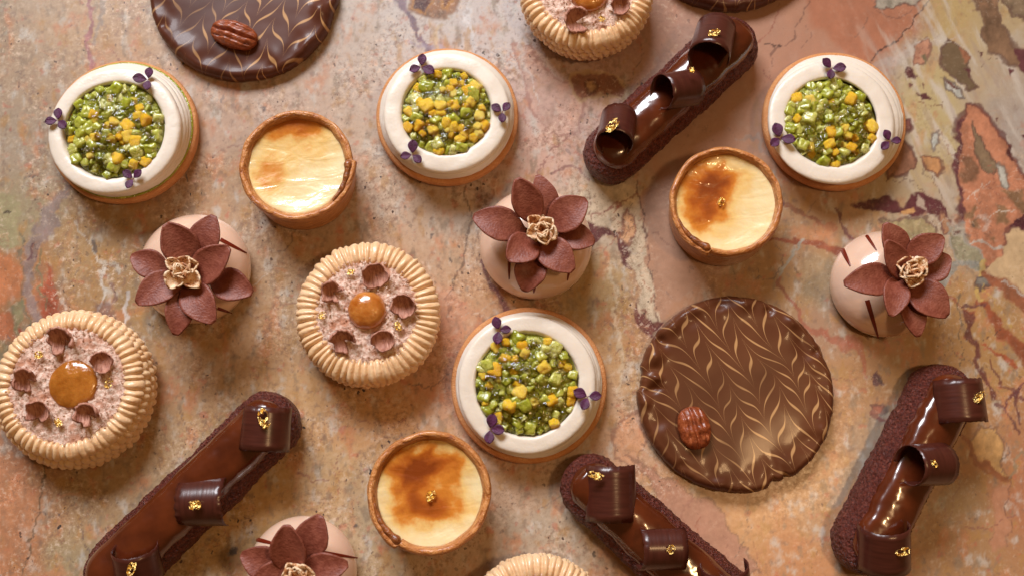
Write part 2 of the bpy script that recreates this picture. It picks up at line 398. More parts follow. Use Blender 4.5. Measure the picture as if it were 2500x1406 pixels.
    def segd(x, y, pts, ws=None):
        best = np.full(x.shape, 1e9); wd = np.zeros(x.shape)
        for k in range(len(pts) - 1):
            (ax, ay), (bx, by) = pts[k], pts[k + 1]; dx, dy = bx - ax, by - ay; L2 = dx * dx + dy * dy + 1e-6
            t = np.clip(((x - ax) * dx + (y - ay) * dy) / L2, 0, 1); d = np.hypot(x - ax - t * dx, y - ay - t * dy)
            if ws is not None:
                w = ws[k] + (ws[k + 1] - ws[k]) * t; e = d / np.maximum(w, .1); sel = e < best; best = np.where(sel, e, best)
            else: best = np.minimum(best, d)
        return best
    def inside(x, y, pts):
        c = np.zeros(x.shape, bool); n = len(pts)
        for i in range(n):
            (x1, y1), (x2, y2) = pts[i], pts[(i + 1) % n]
            if y1 == y2: continue
            k = ((y1 > y) != (y2 > y)) & (x < (x2 - x1) * (y - y1) / (y2 - y1) + x1); c ^= k
        return c
    def put(sl, m, c, var=.0):
        m = np.clip(m, 0, 1)[..., None]; cc = alin(c) * (1 + var * (m2[sl] + m1[sl]))[..., None]; col[sl] = col[sl] * (1 - m) + cc * m
    def clast(pts, c, out=None, ow=3, soft=2.0, op=1.0, w='m', var=.5):
        P_ = np.array(pts, float); sl = pbox(P_[:, 0].min(), P_[:, 1].min(), P_[:, 0].max(), P_[:, 1].max())
        if sl is None: return
        x, y = (wx, wy) if w == 'm' else (fx, fy); x = x[sl]; y = y[sl]
        d = segd(x, y, list(pts) + [pts[0]]); ins = inside(x, y, pts); sd = np.where(ins, -d, d)
        put(sl, op * (1 - sstep(-soft, soft, sd)), c, var)
        if out is not None:
            o_ = ow * (1 + .8 * m1[sl] * 2); put(sl, .75 * (1 - sstep(np.maximum(o_ * .4, .5), np.maximum(o_, 1.5) + 1.5, np.abs(sd))), out)
    def vein(pts, ws, c, op=.9, w='m', rag=.6):
        P_ = np.array(pts, float)
        if isinstance(ws, (int, float)): ws = [ws] * len(pts)
        sl = pbox(P_[:, 0].min(), P_[:, 1].min(), P_[:, 0].max(), P_[:, 1].max())
        if sl is None: return
        x, y = (wx, wy) if w == 'm' else (fx, fy)
        e = segd(x[sl], y[sl], pts, [v / 2 for v in ws]) + rag * m2[sl]
        put(sl, op * (1 - sstep(.65, 1.25, e)), c, .5)
    MAR = (112, 66, 66); RED = (160, 90, 66); GRY = (150, 136, 126); DRK = (88, 66, 60); CRM = (210, 186, 158)
    # centre: cream wedge, salmon slab edge, maroon bands
    clast([(1440,430),(1545,450),(1563,500),(1582,620),(1608,800),(1590,790),(1560,740),(1545,650),(1512,580),(1440,566),(1400,500)], CRM, None, soft=4)
    clast([(1562,470),(1640,440),(1760,660),(1700,700),(1650,740),(1608,800),(1582,620)], (188,144,118), None, soft=5, var=.15, op=.9)
    vein([(1555,440),(1566,500),(1582,620),(1606,795)], [3,4,3,3], (128, 96, 84), w='f')
    clast([(1436,548),(1470,553),(1512,568),(1532,600),(1548,664),(1525,642),(1503,592),(1478,577),(1440,600)], MAR, None, soft=2)
    clast([(1558,735),(1577,768),(1615,795),(1600,825),(1586,812),(1558,790)], (124,70,66), None, soft=2)
    clast([(1532,512),(1548,528),(1551,572),(1537,602),(1514,582),(1522,540)], (222,174,134), (130,80,72), 3, w='f')
    vein([(1440,480),(1450,545)], 3, MAR, .7); vein([(1555,470),(1520,490),(1500,500),(1450,530)], 4, (150,96,84), .8)
    vein([(1500,500),(1490,530),(1510,540)], 3, RED, .7); vein([(1490,660),(1500,740),(1510,850),(1512,960)], [14,8,12,6], (222, 200, 170), .55, rag=1.5)
    vein([(1568,690),(1590,730)], 3, RED, .6); vein([(1590,570),(1640,600)], 3, (140,100,84), .5)
    # upper centre
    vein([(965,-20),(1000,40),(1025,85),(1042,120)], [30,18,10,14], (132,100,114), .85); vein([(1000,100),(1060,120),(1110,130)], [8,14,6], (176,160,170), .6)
    clast([(995,-30),(1130,-30),(1120,20),(1085,45),(1045,42),(1005,25)], (156,98,44), None, soft=6, op=.85, var=.8); clast([(1018,-30),(1048,-30),(1052,15),(1030,28),(1012,12)], (96,44,28), (190,130,50), 5, soft=5)  # cast shadow from beyond the top edge, painted into the stone colour
    clast([(1075,-30),(1110,-30),(1098,18),(1082,20)], (120,70,40), (196,136,60), 5, soft=5)  # right part of the same painted shadow
    vein([(1075,60),(1060,120)], 14, (216,180,130), .5); vein([(1150,10),(1140,60),(1160,140)], [20,14,8], (226,216,210), .7, rag=1)
    clast([(1240,110),(1270,150),(1290,260),(1340,320),(1420,330),(1430,260),(1400,200),(1330,180),(1290,120)], (206,164,146), (176,130,116), 3, soft=5, op=.6)
    vein([(1232,130),(1240,200),(1262,280),(1320,345),(1380,350)], 3, (176,124,108), .7); vein([(1262,110),(1300,190),(1310,250)], [10,6,3], (222,204,192), .6)
    vein([(1390,330),(1350,350),(1330,400),(1312,430)], 3, (150,100,90), .7); vein([(1340,420),(1400,410),(1430,440)], [6,8,5], (140,96,92), .7)
    clast([(1390,190),(1440,175),(1500,185),(1535,215),(1520,240),(1470,225),(1420,250),(1395,230)], (146,92,70), (206,170,130), 4, op=.85)
    clast([(1428,200),(1450,195),(1462,215),(1440,228)], (190,150,110), (110,66,56), 4, w='f')
    # between kiwi tart and flower, below
    vein([(1132,455),(1140,500),(1152,545),(1135,610),(1112,700),(1088,728),(1100,790)], [4,3,5,6,5,4,3], (116,94,80), .75)
    vein([(1160,455),(1180,500),(1165,600)], 3, (120,96,86), .5)
    vein([(1172,640),(1212,712),(1240,765)], [8,14,16], (124,78,80), .9); vein([(1215,430),(1205,500),(1190,560)], [3,10,3], (216,196,170), .5)
    clast([(1030,700),(1100,700),(1150,760),(1120,850),(1060,850)], (212,150,122), None, soft=18, op=.45)
    clast([(1500,1040),(1550,1000),(1575,1080),(1545,1140),(1510,1120)], (216,156,118), (160,116,96), 3, soft=8, op=.6)
    clast([(1535,1110),(1640,1175),(1735,1225),(1780,1290),(1860,1400),(1760,1400),(1600,1200)], (188,136,112), (150,110,90), 2, soft=6, var=.15)
    vein([(1540,1150),(1600,1140)], 3, (146,96,80), .7)
    # slab top right
    clast([(1560,-40),(2276,-40),(2240,40),(2180,108),(2120,158),(2000,150),(1900,230),(1840,250),(1760,420),(1620,460),(1560,420),(1600,200),(1590,100)], (192,146,122), None, soft=30, var=.12, op=.6)
    clast([(1960,-40),(2276,-40),(2240,40),(2180,108),(2110,160),(2040,110),(1985,60)], (188,124,94), None, soft=14, var=.15, op=.85)
    vein([(2276,-10),(2228,58),(2190,100),(2150,126),(2110,162)], 4, (92,66,60), .9, w='f')
    clast([(2130,20),(2150,-20),(2268,-20),(2232,16),(2205,8),(2180,20)], (176,160,140), (110,80,70), 3, w='f')
    vein([(1990,-10),(1962,20),(1950,60),(1925,100),(1880,140),(1875,200)], [3,4,2,4,3,2], (126,92,80), .6); vein([(1870,112),(1905,112)], [5,2], (80,60,56), .8, w='f')
    vein([(1960,30),(1975,80),(1950,130)], 2, (140,104,90), .6)
    vein([(2120,170),(2180,150),(2260,110),(2330,90)], [10,26,20,6], (196,178,168), .45)
    for (x, y, rx, ry) in [(2330,30,40,50),(2250,190,45,60),(2330,260,30,60),(2225,300,30,60),(2300,380,30,50),(2400,200,30,60),(2390,120,40,30)]:
        blend(np.exp(-(((wx - x) / rx) ** 2 + ((wy - y) / ry) ** 2)), (206,176,128), .3)
    rg = np.exp(-(((px - 2330) / 230) ** 2 + ((py - 200) / 330) ** 2) ** 2); ar = (px * .45 + py * .9) / 100; ac = (px * .9 - py * .45) / 100
    blend(sstep(.02, .35, fbm(ac * 3.2 + 2, ar * .5, 61, 4)) * rg, (216, 198, 180), .8); blend(sstep(.12, .4, fbm(ac * 5 + 7, ar * .6, 62, 4)) * rg, (172, 146, 134), .35)
    clast([(2372,-20),(2442,-20),(2438,45),(2462,95),(2500,128),(2502,172),(2458,168),(2442,132),(2412,126),(2402,70)], (144,110,84), (126,96,80), 3)
    clast([(2478,112),(2515,130),(2515,175),(2480,168)], MAR, None); clast([(2458,168),(2478,172),(2470,186)], MAR, None, w='f'); clast([(2440,-20),(2520,-20),(2520,60),(2478,40)], (150,124,98), (110,80,70), 4)
    clast([(2310,98),(2340,112),(2370,145),(2366,165),(2368,190),(2388,214),(2362,222),(2330,190),(2300,165),(2298,122)], (128,104,78), (112,80,70), 3, w='f', var=.2)
    clast([(2340,112),(2372,145),(2362,160),(2345,135)], (172,116,86), None, w='f'); clast([(2355,170),(2370,175),(2366,192)], MAR, None, w='f')
    clast([(2298,190),(2330,205),(2360,240),(2335,236),(2312,214)], (206,196,180), (110,90,84), 4, w='f'); clast([(2302,192),(2325,205),(2346,228),(2322,215)], (120,78,68), None, w='f')
    clast([(2234,114),(2262,94),(2276,125),(2252,156),(2230,162)], (196,142,114), (140,100,84), 2, w='f'); clast([(2248,140),(2262,136),(2258,156)], (126,110,84), None, w='f')
    for pts in ([(2208,165),(2228,168),(2236,188),(2216,190)],[(2218,205),(2232,208),(2226,218)],[(2238,232),(2262,228),(2276,246),(2248,248)],[(2384,126),(2396,128),(2394,142)],[(2252,206),(2258,210),(2254,216)],[(2490,330),(2510,335),(2500,350)],[(2430,288),(2440,292),(2436,300)]):
        clast(pts, MAR, None, w='f', soft=2)
    vein([(2240,250),(2275,262),(2300,252),(2305,262)], 2, (150,100,80), .7, w='f'); vein([(2440,140),(2410,150),(2395,170)], 2, (120,90,76), .6, w='f')
    clast([(2202,294),(2222,296),(2228,318),(2210,330),(2200,326)], (140,90,80), MAR, 3, w='f')
    clast([(2200,345),(2226,360),(2236,408),(2215,430),(2180,428),(2160,440)], (168,120,94), (110,70,62), 4, w='f')
    clast([(2248,384),(2290,384),(2304,408),(2290,430),(2264,416)], (200,146,100), (120,74,64), 3, w='f')
    clast([(2272,330),(2290,322),(2292,350),(2278,372)], (196,190,176), (130,110,100), 3, w='f')
    vein([(2180,440),(2230,450),(2290,490)], 2, (120,90,76), .6, w='f'); vein([(2260,400),(2290,460),(2300,500)], 2, (130,100,84), .6, w='f')
    # almond clast
    clast([(2360,254),(2404,272),(2444,322),(2480,384),(2520,450),(2520,560),(2470,560),(2440,640),(2405,655),(2370,600),(2342,545),(2346,480),(2345,440),(2330,395),(2338,335),(2346,290)], (196,132,100), (104,58,58), 7, soft=2)
    clast([(2372,300),(2392,330),(2410,360),(2428,400),(2424,425),(2400,420),(2385,380),(2378,345)], (140,114,88), (110,84,70), 2)
    clast([(2352,380),(2380,385),(2388,440),(2360,450),(2350,420)], (146,104,78), None, soft=5); clast([(2425,400),(2450,410),(2465,450),(2462,465),(2440,440)], (190,180,164), (130,110,96), 2)
    clast([(2455,340),(2478,375),(2480,400),(2462,380)], (110,62,58), None); vein([(2350,300),(2338,340),(2332,395),(2345,430),(2346,540)], [6,12,14,8,7], (112,66,68), .9)
    for pts in ([(2348,520),(2380,500),(2375,525),(2352,535)],[(2372,530),(2392,528),(2398,555),(2378,548)],[(2420,505),(2452,515),(2465,550),(2440,556),(2424,530)],[(2356,560),(2376,565),(2380,582),(2360,578)],[(2425,575),(2436,574),(2432,590)],[(2445,470),(2500,460),(2500,520),(2470,500)]):
        clast(pts, (146,110,80), None, soft=5)
    vein([(2350,470),(2400,462),(2450,455)], 4, (214,160,130), .6); vein([(2390,525),(2420,545),(2410,560)], 10, (216,180,160), .6)
    vein([(2362,588),(2400,586),(2428,604),(2458,606)], [5,7,7,5], (196,180,164), .9); clast([(2500,500),(2530,500),(2530,580),(2470,558)], (96,50,56), None)
    clast([(2468,566),(2530,560),(2530,730),(2450,692),(2408,658),(2450,610)], (206,172,132), None, soft=3, var=.2)
    # maroon band over the dome, grey junction
    clast([(2090,486),(2172,484),(2205,500),(2228,470),(2250,472),(2290,500),(2322,536),(2300,545),(2262,520),(2236,530),(2190,516),(2120,512),(2080,505)], (108,60,62), None, soft=3)
    clast([(2240,478),(2258,490),(2262,512),(2244,508)], (186,160,140), None, w='f'); clast([(2190,510),(2225,505),(2235,518),(2205,524)], (208,156,104), None)
    clast([(2150,540),(2260,530),(2280,560),(2285,620),(2200,600)], (178,156,116), (120,90,80), 4, soft=5); clast([(2290,530),(2320,535),(2330,560),(2300,572)], (190,140,106), MAR, 3)
    clast([(2316,552),(2350,545),(2378,600),(2402,640),(2392,660),(2340,645),(2312,600)], (158,146,118), (170,160,146), 4); clast([(2330,560),(2352,556),(2346,575),(2328,578)], (110,80,70), (190,176,156), 4, w='f')
    vein([(2392,648),(2340,648),(2320,662),(2286,702)], [10,16,14,14], (156,150,138), .9); vein([(2400,640),(2385,700),(2398,730)], [14,12,8], (210,174,104), .8)
    clast([(2380,680),(2415,672),(2425,690),(2400,708),(2382,702)], (140,130,118), (96,70,66), 4)
    vein([(2400,668),(2440,700),(2520,752)], [12,30,36], (156,94,66), .9); vein([(2445,692),(2505,728)], 5, (196,180,166), .8)
    vein([(2388,730),(2420,780),(2470,830),(2530,905)], [10,26,30,30], (154,82,56), .9); vein([(2362,765),(2378,830),(2400,900),(2425,965)], [18,14,12,14], (112,60,56), .9)
    vein([(2395,838),(2450,862),(2480,890)], 8, (170,84,54), .85); vein([(2290,700),(2340,740),(2370,760)], 6, RED, .8); vein([(2340,720),(2345,790),(2352,850),(2345,900)], [5,4,4,3], (120,104,84), .7)
    vein([(2355,750),(2375,735),(2395,745)], 10, MAR, .85); vein([(2400,700),(2440,760),(2470,800)], 3, (200,160,90), .6); vein([(2400,830),(2440,805)], 2, DRK, .7, w='f')
    vein([(2420,870),(2450,940),(2500,970)], [4,8,8], (120,64,60), .8); vein([(2440,1000),(2480,960),(2500,930)], [6,10,8], (112,62,64), .85); vein([(2430,980),(2460,1020),(2490,1060)], [10,8,6], (118,74,72), .8)
    vein([(2486,950),(2490,1040)], 8, (104,58,62), .8); clast([(2385,1035),(2432,1040),(2452,1090),(2448,1165),(2395,1130),(2360,1090)], (206,158,104), (140,100,76), 3)
    vein([(2350,1060),(2380,1120),(2430,1160),(2455,1168)], [10,18,22,12], (156,92,58), .8); vein([(2462,1165),(2465,1250),(2460,1330)], 4, (130,90,76), .7); vein([(2420,1200),(2425,1330)], 3, (140,100,80), .6)
    vein([(2455,1165),(2500,1110)], 8, (150,136,110), .6)
    clast([(2420,1190),(2460,1180),(2462,1330),(2425,1340)], (192,136,104), None, soft=6, var=.2); clast([(2300,1180),(2400,1160),(2410,1240),(2330,1270),(2280,1240)], (150,126,84), None, soft=22, op=.45)
    # red vein from burnt custard tart to dome, grey thread
    vein([(1880,580),(1960,590),(2012,600),(2065,618)], [10,14,20,22], (158,88,66), .9); vein([(1960,582),(1952,605),(1915,650),(1900,690)], [8,9,7,4], (178,170,156), .85)
    vein([(1905,690),(1930,730),(1960,790),(2010,820),(2070,850)], [16,12,12,26,26], (168,96,76), .75); vein([(1930,650),(1990,690),(2010,740)], 3, DRK, .5); vein([(1910,500),(1960,520),(2040,560)], [14,10,6], (156,96,76), .7)
    clast([(1930,560),(2030,545),(2060,590),(1990,590)], (200,140,100), None, soft=8, op=.6); vein([(2040,520),(2065,560),(2085,590)], 8, (126,76,72), .8); clast([(1960,620),(2040,640),(2010,760),(1960,740)], (170,150,122), None, soft=14, op=.5)
    vein([(1860,430),(1885,470),(1900,500)], [8,14,6], (126,84,86), .8); vein([(1800,340),(1850,330),(1880,380)], [3,10,5], (180,164,152), .5)
    # between big disc and eclair
    clast([(2128,915),(2142,905),(2158,938),(2132,942)], (104,66,76), None, w='f'); clast([(2125,985),(2150,975),(2165,1000),(2135,1020)], (162,100,84), (110,70,70), 3); vein([(2075,830),(2100,870),(2110,920)], [26,16,6], (186,104,82), .7)
    vein([(2160,990),(2130,1080),(2080,1160),(2030,1230)], [14,30,40,24], (156,140,124), .6, rag=1.2); vein([(2130,1010),(2160,1030)], 14, (140,84,80), .8)
    # left side
    vein([(155,470),(128,525),(98,572),(72,610),(70,700),(82,780),(100,860)], [26,34,36,30,26,28,30], (156,134,128), .8, rag=1.3); vein([(52,560),(54,650),(52,740),(70,800),(82,850)], [5,4,5,4,6], (120,114,96), .7)
    vein([(80,590),(66,640),(82,630)], 5, (120,78,84), .8); clast([(122,640),(135,700),(158,790),(118,812),(98,780),(104,700)], (170,92,66), None, soft=6); vein([(100,610),(96,680),(112,760)], [8,5,4], (124,124,92), .7)
    clast([(-20,610),(30,625),(52,660),(50,710),(20,740),(-20,760)], (200,126,84), None, soft=12, op=.8); clast([(-20,760),(30,745),(52,790),(52,840),(-20,820)], (190,112,76), None, soft=10, op=.8)
    clast([(-20,470),(40,480),(50,600),(-20,610)], (172,156,118), None, soft=8, var=.2); clast([(30,740),(54,720),(52,830),(34,810)], (146,142,108), None, soft=5, op=.8); clast([(52,800),(70,810),(72,860),(50,850)], (160,72,54), None, soft=5)
    vein([(12,520),(18,514),(26,520)], 4, (70,56,52), .8, w='f'); clast([(0,840),(28,830),(30,900),(0,930)], (128,120,92), None, soft=8, op=.7)
    vein([(185,540),(200,570),(230,620),(236,640),(275,650),(282,665)], [8,4,4,10,16,10], (214,198,180), .75, rag=1.2); vein([(252,655),(250,700),(244,760)], [14,10,6], (216,204,190), .8, rag=1.2); vein([(310,715),(306,760),(300,805)], [8,9,8], (208,194,184), .8)
    clast([(232,735),(282,740),(280,780),(236,775)], (120,92,92), None, soft=8, op=.65); vein([(275,690),(285,740)], 12, (130,92,92), .6); vein([(226,595),(232,612)], 12, (110,100,96), .8)
    vein([(222,-10),(226,60),(216,112),(222,170)], [8,10,12,12], (172,112,112), .85); vein([(245,-10),(248,50),(232,110)], [12,10,10], (166,150,140), .6); vein([(5,-10),(15,60),(5,140)], 14, (150,134,110), .5)
    vein([(112,1125),(102,1200),(80,1290),(58,1400)], [3,5,4,3], (104,86,66), .8); clast([(-20,1110),(60,1120),(90,1200),(70,1300),(40,1420),(-20,1420)], (194,134,98), None, soft=16, op=.6)
    vein([(440,1010),(470,1060),(480,1080)], 2, (130,104,88), .6); vein([(20,1000),(10,1100)], 16, (160,146,134), .5); vein([(205,360),(212,430)], 3, (120,100,90), .4)
    for pts in ([(60,435),(85,428),(90,422),(82,438)],[(866,1278),(878,1284),(868,1290),(862,1286)],[(1094,632),(1104,636),(1102,644),(1092,638)],[(560,1340),(575,1335),(578,1352),(562,1356)],[(640,262),(652,258),(650,270),(640,272)],[(1050,575),(1060,570),(1054,588)]):
        clast(pts, (92,84,82), None, w='f', soft=2, op=.85)
    # wandering hairlines and rusty threads
    rr = random.Random(77)
    for i in range(150):
        x0 = rr.uniform(-50, 2550); y0 = rr.uniform(-40, 1440); a = rr.gauss(1.45, .5) + (1.2 if rr.random() < .25 else 0); L = rr.uniform(50, 170); pts = [(x0, y0)]
        for k in range(5): a += rr.gauss(0, .45); pts.append((pts[-1][0] + math.cos(a) * L / 5, pts[-1][1] + math.sin(a) * L / 5))
        c = rr.choice([(130,104,90),(168,104,84),(112,92,86),(150,96,84),(214,196,178)]); vein(pts, rr.choice([1.6, 2, 2.6, 3.2]), c, rr.uniform(.3, .7), w=rr.choice('mf'), rag=.9)
    sp = np.clip(rough * (.35 + .65 * sstep(-.2, .3, fbm(U * .8, Vv * .8, 51, 3))) * np.where(px < 1750, 1, .45), 0, 1)
    mean = np.array([.52, .33, .21]); col = mean * (col / mean) ** 1.12; col = np.clip(col * np.array([.80, .83, .84]) * (1 + .13 * np.clip((py - 600) / 800, -1, 1))[..., None], .01, .95)  # stone lightened downwards, offsetting the window light's falloff in the colour
    verts = np.stack([X, Y, 0 * X], -1)
    m = Mat('polished breccia marble', rough=.3, spec=.4)
    at = m.n('ShaderNodeAttribute'); at.attribute_name = 'stone'; s_ = m.n('ShaderNodeAttribute'); s_.attribute_name = 'speck'
    c = at.outputs['Color']
    g1 = m.noise(7.5, 6, .78); g2 = m.noise(2.4, 6, .7, 1.2)
    c = m.mix(m.math('MULTIPLY', m.ss(g1, .51, .60), m.math('MULTIPLY', s_.outputs['Fac'], .75)), c, lin(140, 108, 88))
    c = m.mix(m.math('MULTIPLY', m.ss(g1, .48, .38), m.math('MULTIPLY', s_.outputs['Fac'], .6)), c, lin(226, 202, 180))
    c = m.mix(m.math('MULTIPLY', m.ss(g2, .54, .68), m.math('MULTIPLY', s_.outputs['Fac'], .40)), c, lin(206, 146, 108))
    for (scale, thr, k, colr, sz) in ((3.4, .50, 1, lin(70, 62, 60), (1, .7, 1)), (6.5, .36, 1, lin(88, 70, 62), (1, .8, 1)), (11, .4, .8, lin(120, 88, 72), (1, .8, 1)), (2.0, .6, .8, lin(100, 96, 98), (1, .6, 1))):
        nz = m.n('ShaderNodeTexNoise'); nz.inputs['Scale'].default_value = scale * 1.6; m.l(m.tc.outputs['Object'], nz.inputs['Vector'])
        vm = m.n('ShaderNodeVectorMath', operation='MULTIPLY_ADD'); m.l(nz.outputs['Color'], vm.inputs[0]); vm.inputs[1].default_value = (.35 / scale * 2,) * 3; m.l(m.co(sz, (scale, 0, 0)), vm.inputs[2])
        vo = m.n('ShaderNodeTexVoronoi'); vo.inputs['Scale'].default_value = scale; m.l(vm.outputs[0], vo.inputs['Vector'])
        sc_ = m.n('ShaderNodeSeparateColor'); m.l(vo.outputs['Color'], sc_.inputs[0])
        rad = m.math('MULTIPLY', m.math('MAXIMUM', m.math('SUBTRACT', sc_.outputs[0], thr), 0.0), .36)
        hit = m.ss(m.math('SUBTRACT', vo.outputs['Distance'], rad), 0.0, -.035)
        c = m.mix(m.math('MULTIPLY', m.math('MULTIPLY', hit, k), s_.outputs['Fac']), c, colr)
    m.color(c); m.rough(m.ss(g1,   .3, .7, .24, .36)); m.bump(m.noise(1.2, 3), .01)
    o = surf('table_top', verts, m.m, None, wrap=False, smooth=True)
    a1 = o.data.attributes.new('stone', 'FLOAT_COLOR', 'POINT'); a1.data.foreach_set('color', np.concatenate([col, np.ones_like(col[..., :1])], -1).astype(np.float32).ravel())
    a2 = o.data.attributes.new('speck', 'FLOAT', 'POINT'); a2.data.foreach_set('value', sp.astype(np.float32).ravel())
    o['kind'] = 'structure'; o['label'] = 'polished pink, ochre and maroon veined marble table top under the pastries'
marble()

# ------------------------------------------------------------------ kiwi tarts
rnd = random.Random(5)
def lumpmesh(name, seed, mat, p=4.0, amp=.12, nu=14, nv=9):
    th = np.linspace(0, np.pi, nv)[:, None]; ph = np.linspace(0, 2 * np.pi, nu, endpoint=False)[None, :]
    d = np.stack([np.sin(th) * np.cos(ph), np.sin(th) * np.sin(ph), np.cos(th) + 0 * ph], -1)
    r = 1 / (np.abs(d) ** p).sum(-1) ** (1 / p)
    r = r * (1 + amp * vnoise(d[..., 0] * 1.7 + seed * 9, d[..., 1] * 1.7 + d[..., 2] * 2.1, seed))
    V = d * r[..., None]
    o = surf(name, V, mat, None); me = o.data; bpy.data.objects.remove(o); return me
KM = [lumpmesh('kiwi_piece', k, MT['kiwi'], 8, .22, 20, 13) for k in range(5)]
MM = [lumpmesh('mango_piece', 20 + k, MT['mango'], 4.5, .2, 20, 13) for k in range(4)]
def inst(name, me, parent, loc, rot, sc):
    o = bpy.data.objects.new(name, me); scene.collection.objects.link(o); o.parent = parent
    o.location = loc; o.rotation_euler = rot; o.scale = sc; return o

def leaflet(parent, p, ang, L, tilt):
    nu, nv = 9, 9
    s = np.linspace(0, 1, nu)[:, None]; v = np.linspace(-1, 1, nv)[None, :]
    w = .40 * np.sin(np.pi * np.clip(s, 0, 1) ** 1.25) ** .7 + .02
    x = s * (1 + 0 * v) + .10 * np.abs(v) ** 1.2 * s ** 4; x = np.where(s > .9, x - .10 * (1 - np.abs(v)) * (s - .9) * 10, x)
    y = w * v; z = .22 * np.abs(v) ** 1.3 * w + tilt * s - .15 * s ** 2
    X = np.stack([x * L, y * L, z * L], -1)
    c, sn = math.cos(ang), math.sin(ang)
    M = np.array([[c, -sn, 0], [sn, c, 0], [0, 0, 1]])
    return surf('leaflet', X @ M.T + np.asarray(p), MT['leaf'], parent, wrap=False, solid=.018)
def tube(name, pts, rad, mat, parent, n=8, **kw):
    pts = np.asarray(pts, float); m = len(pts); T = np.gradient(pts, axis=0); T /= np.linalg.norm(T, axis=1)[:, None]
    up = np.array([0, 0, 1.0]); A = np.cross(T, up); A /= np.linalg.norm(A, axis=1)[:, None] + 1e-9; B = np.cross(A, T)
    ph = np.linspace(0, 2 * np.pi, n, endpoint=False); rad = np.broadcast_to(np.asarray(rad, float), (m,))
    V = pts[:, None] + rad[:, None, None] * (np.cos(ph)[None, :, None] * A[:, None] + np.sin(ph)[None, :, None] * B[:, None])
    return surf(name, V, mat, parent, **kw)

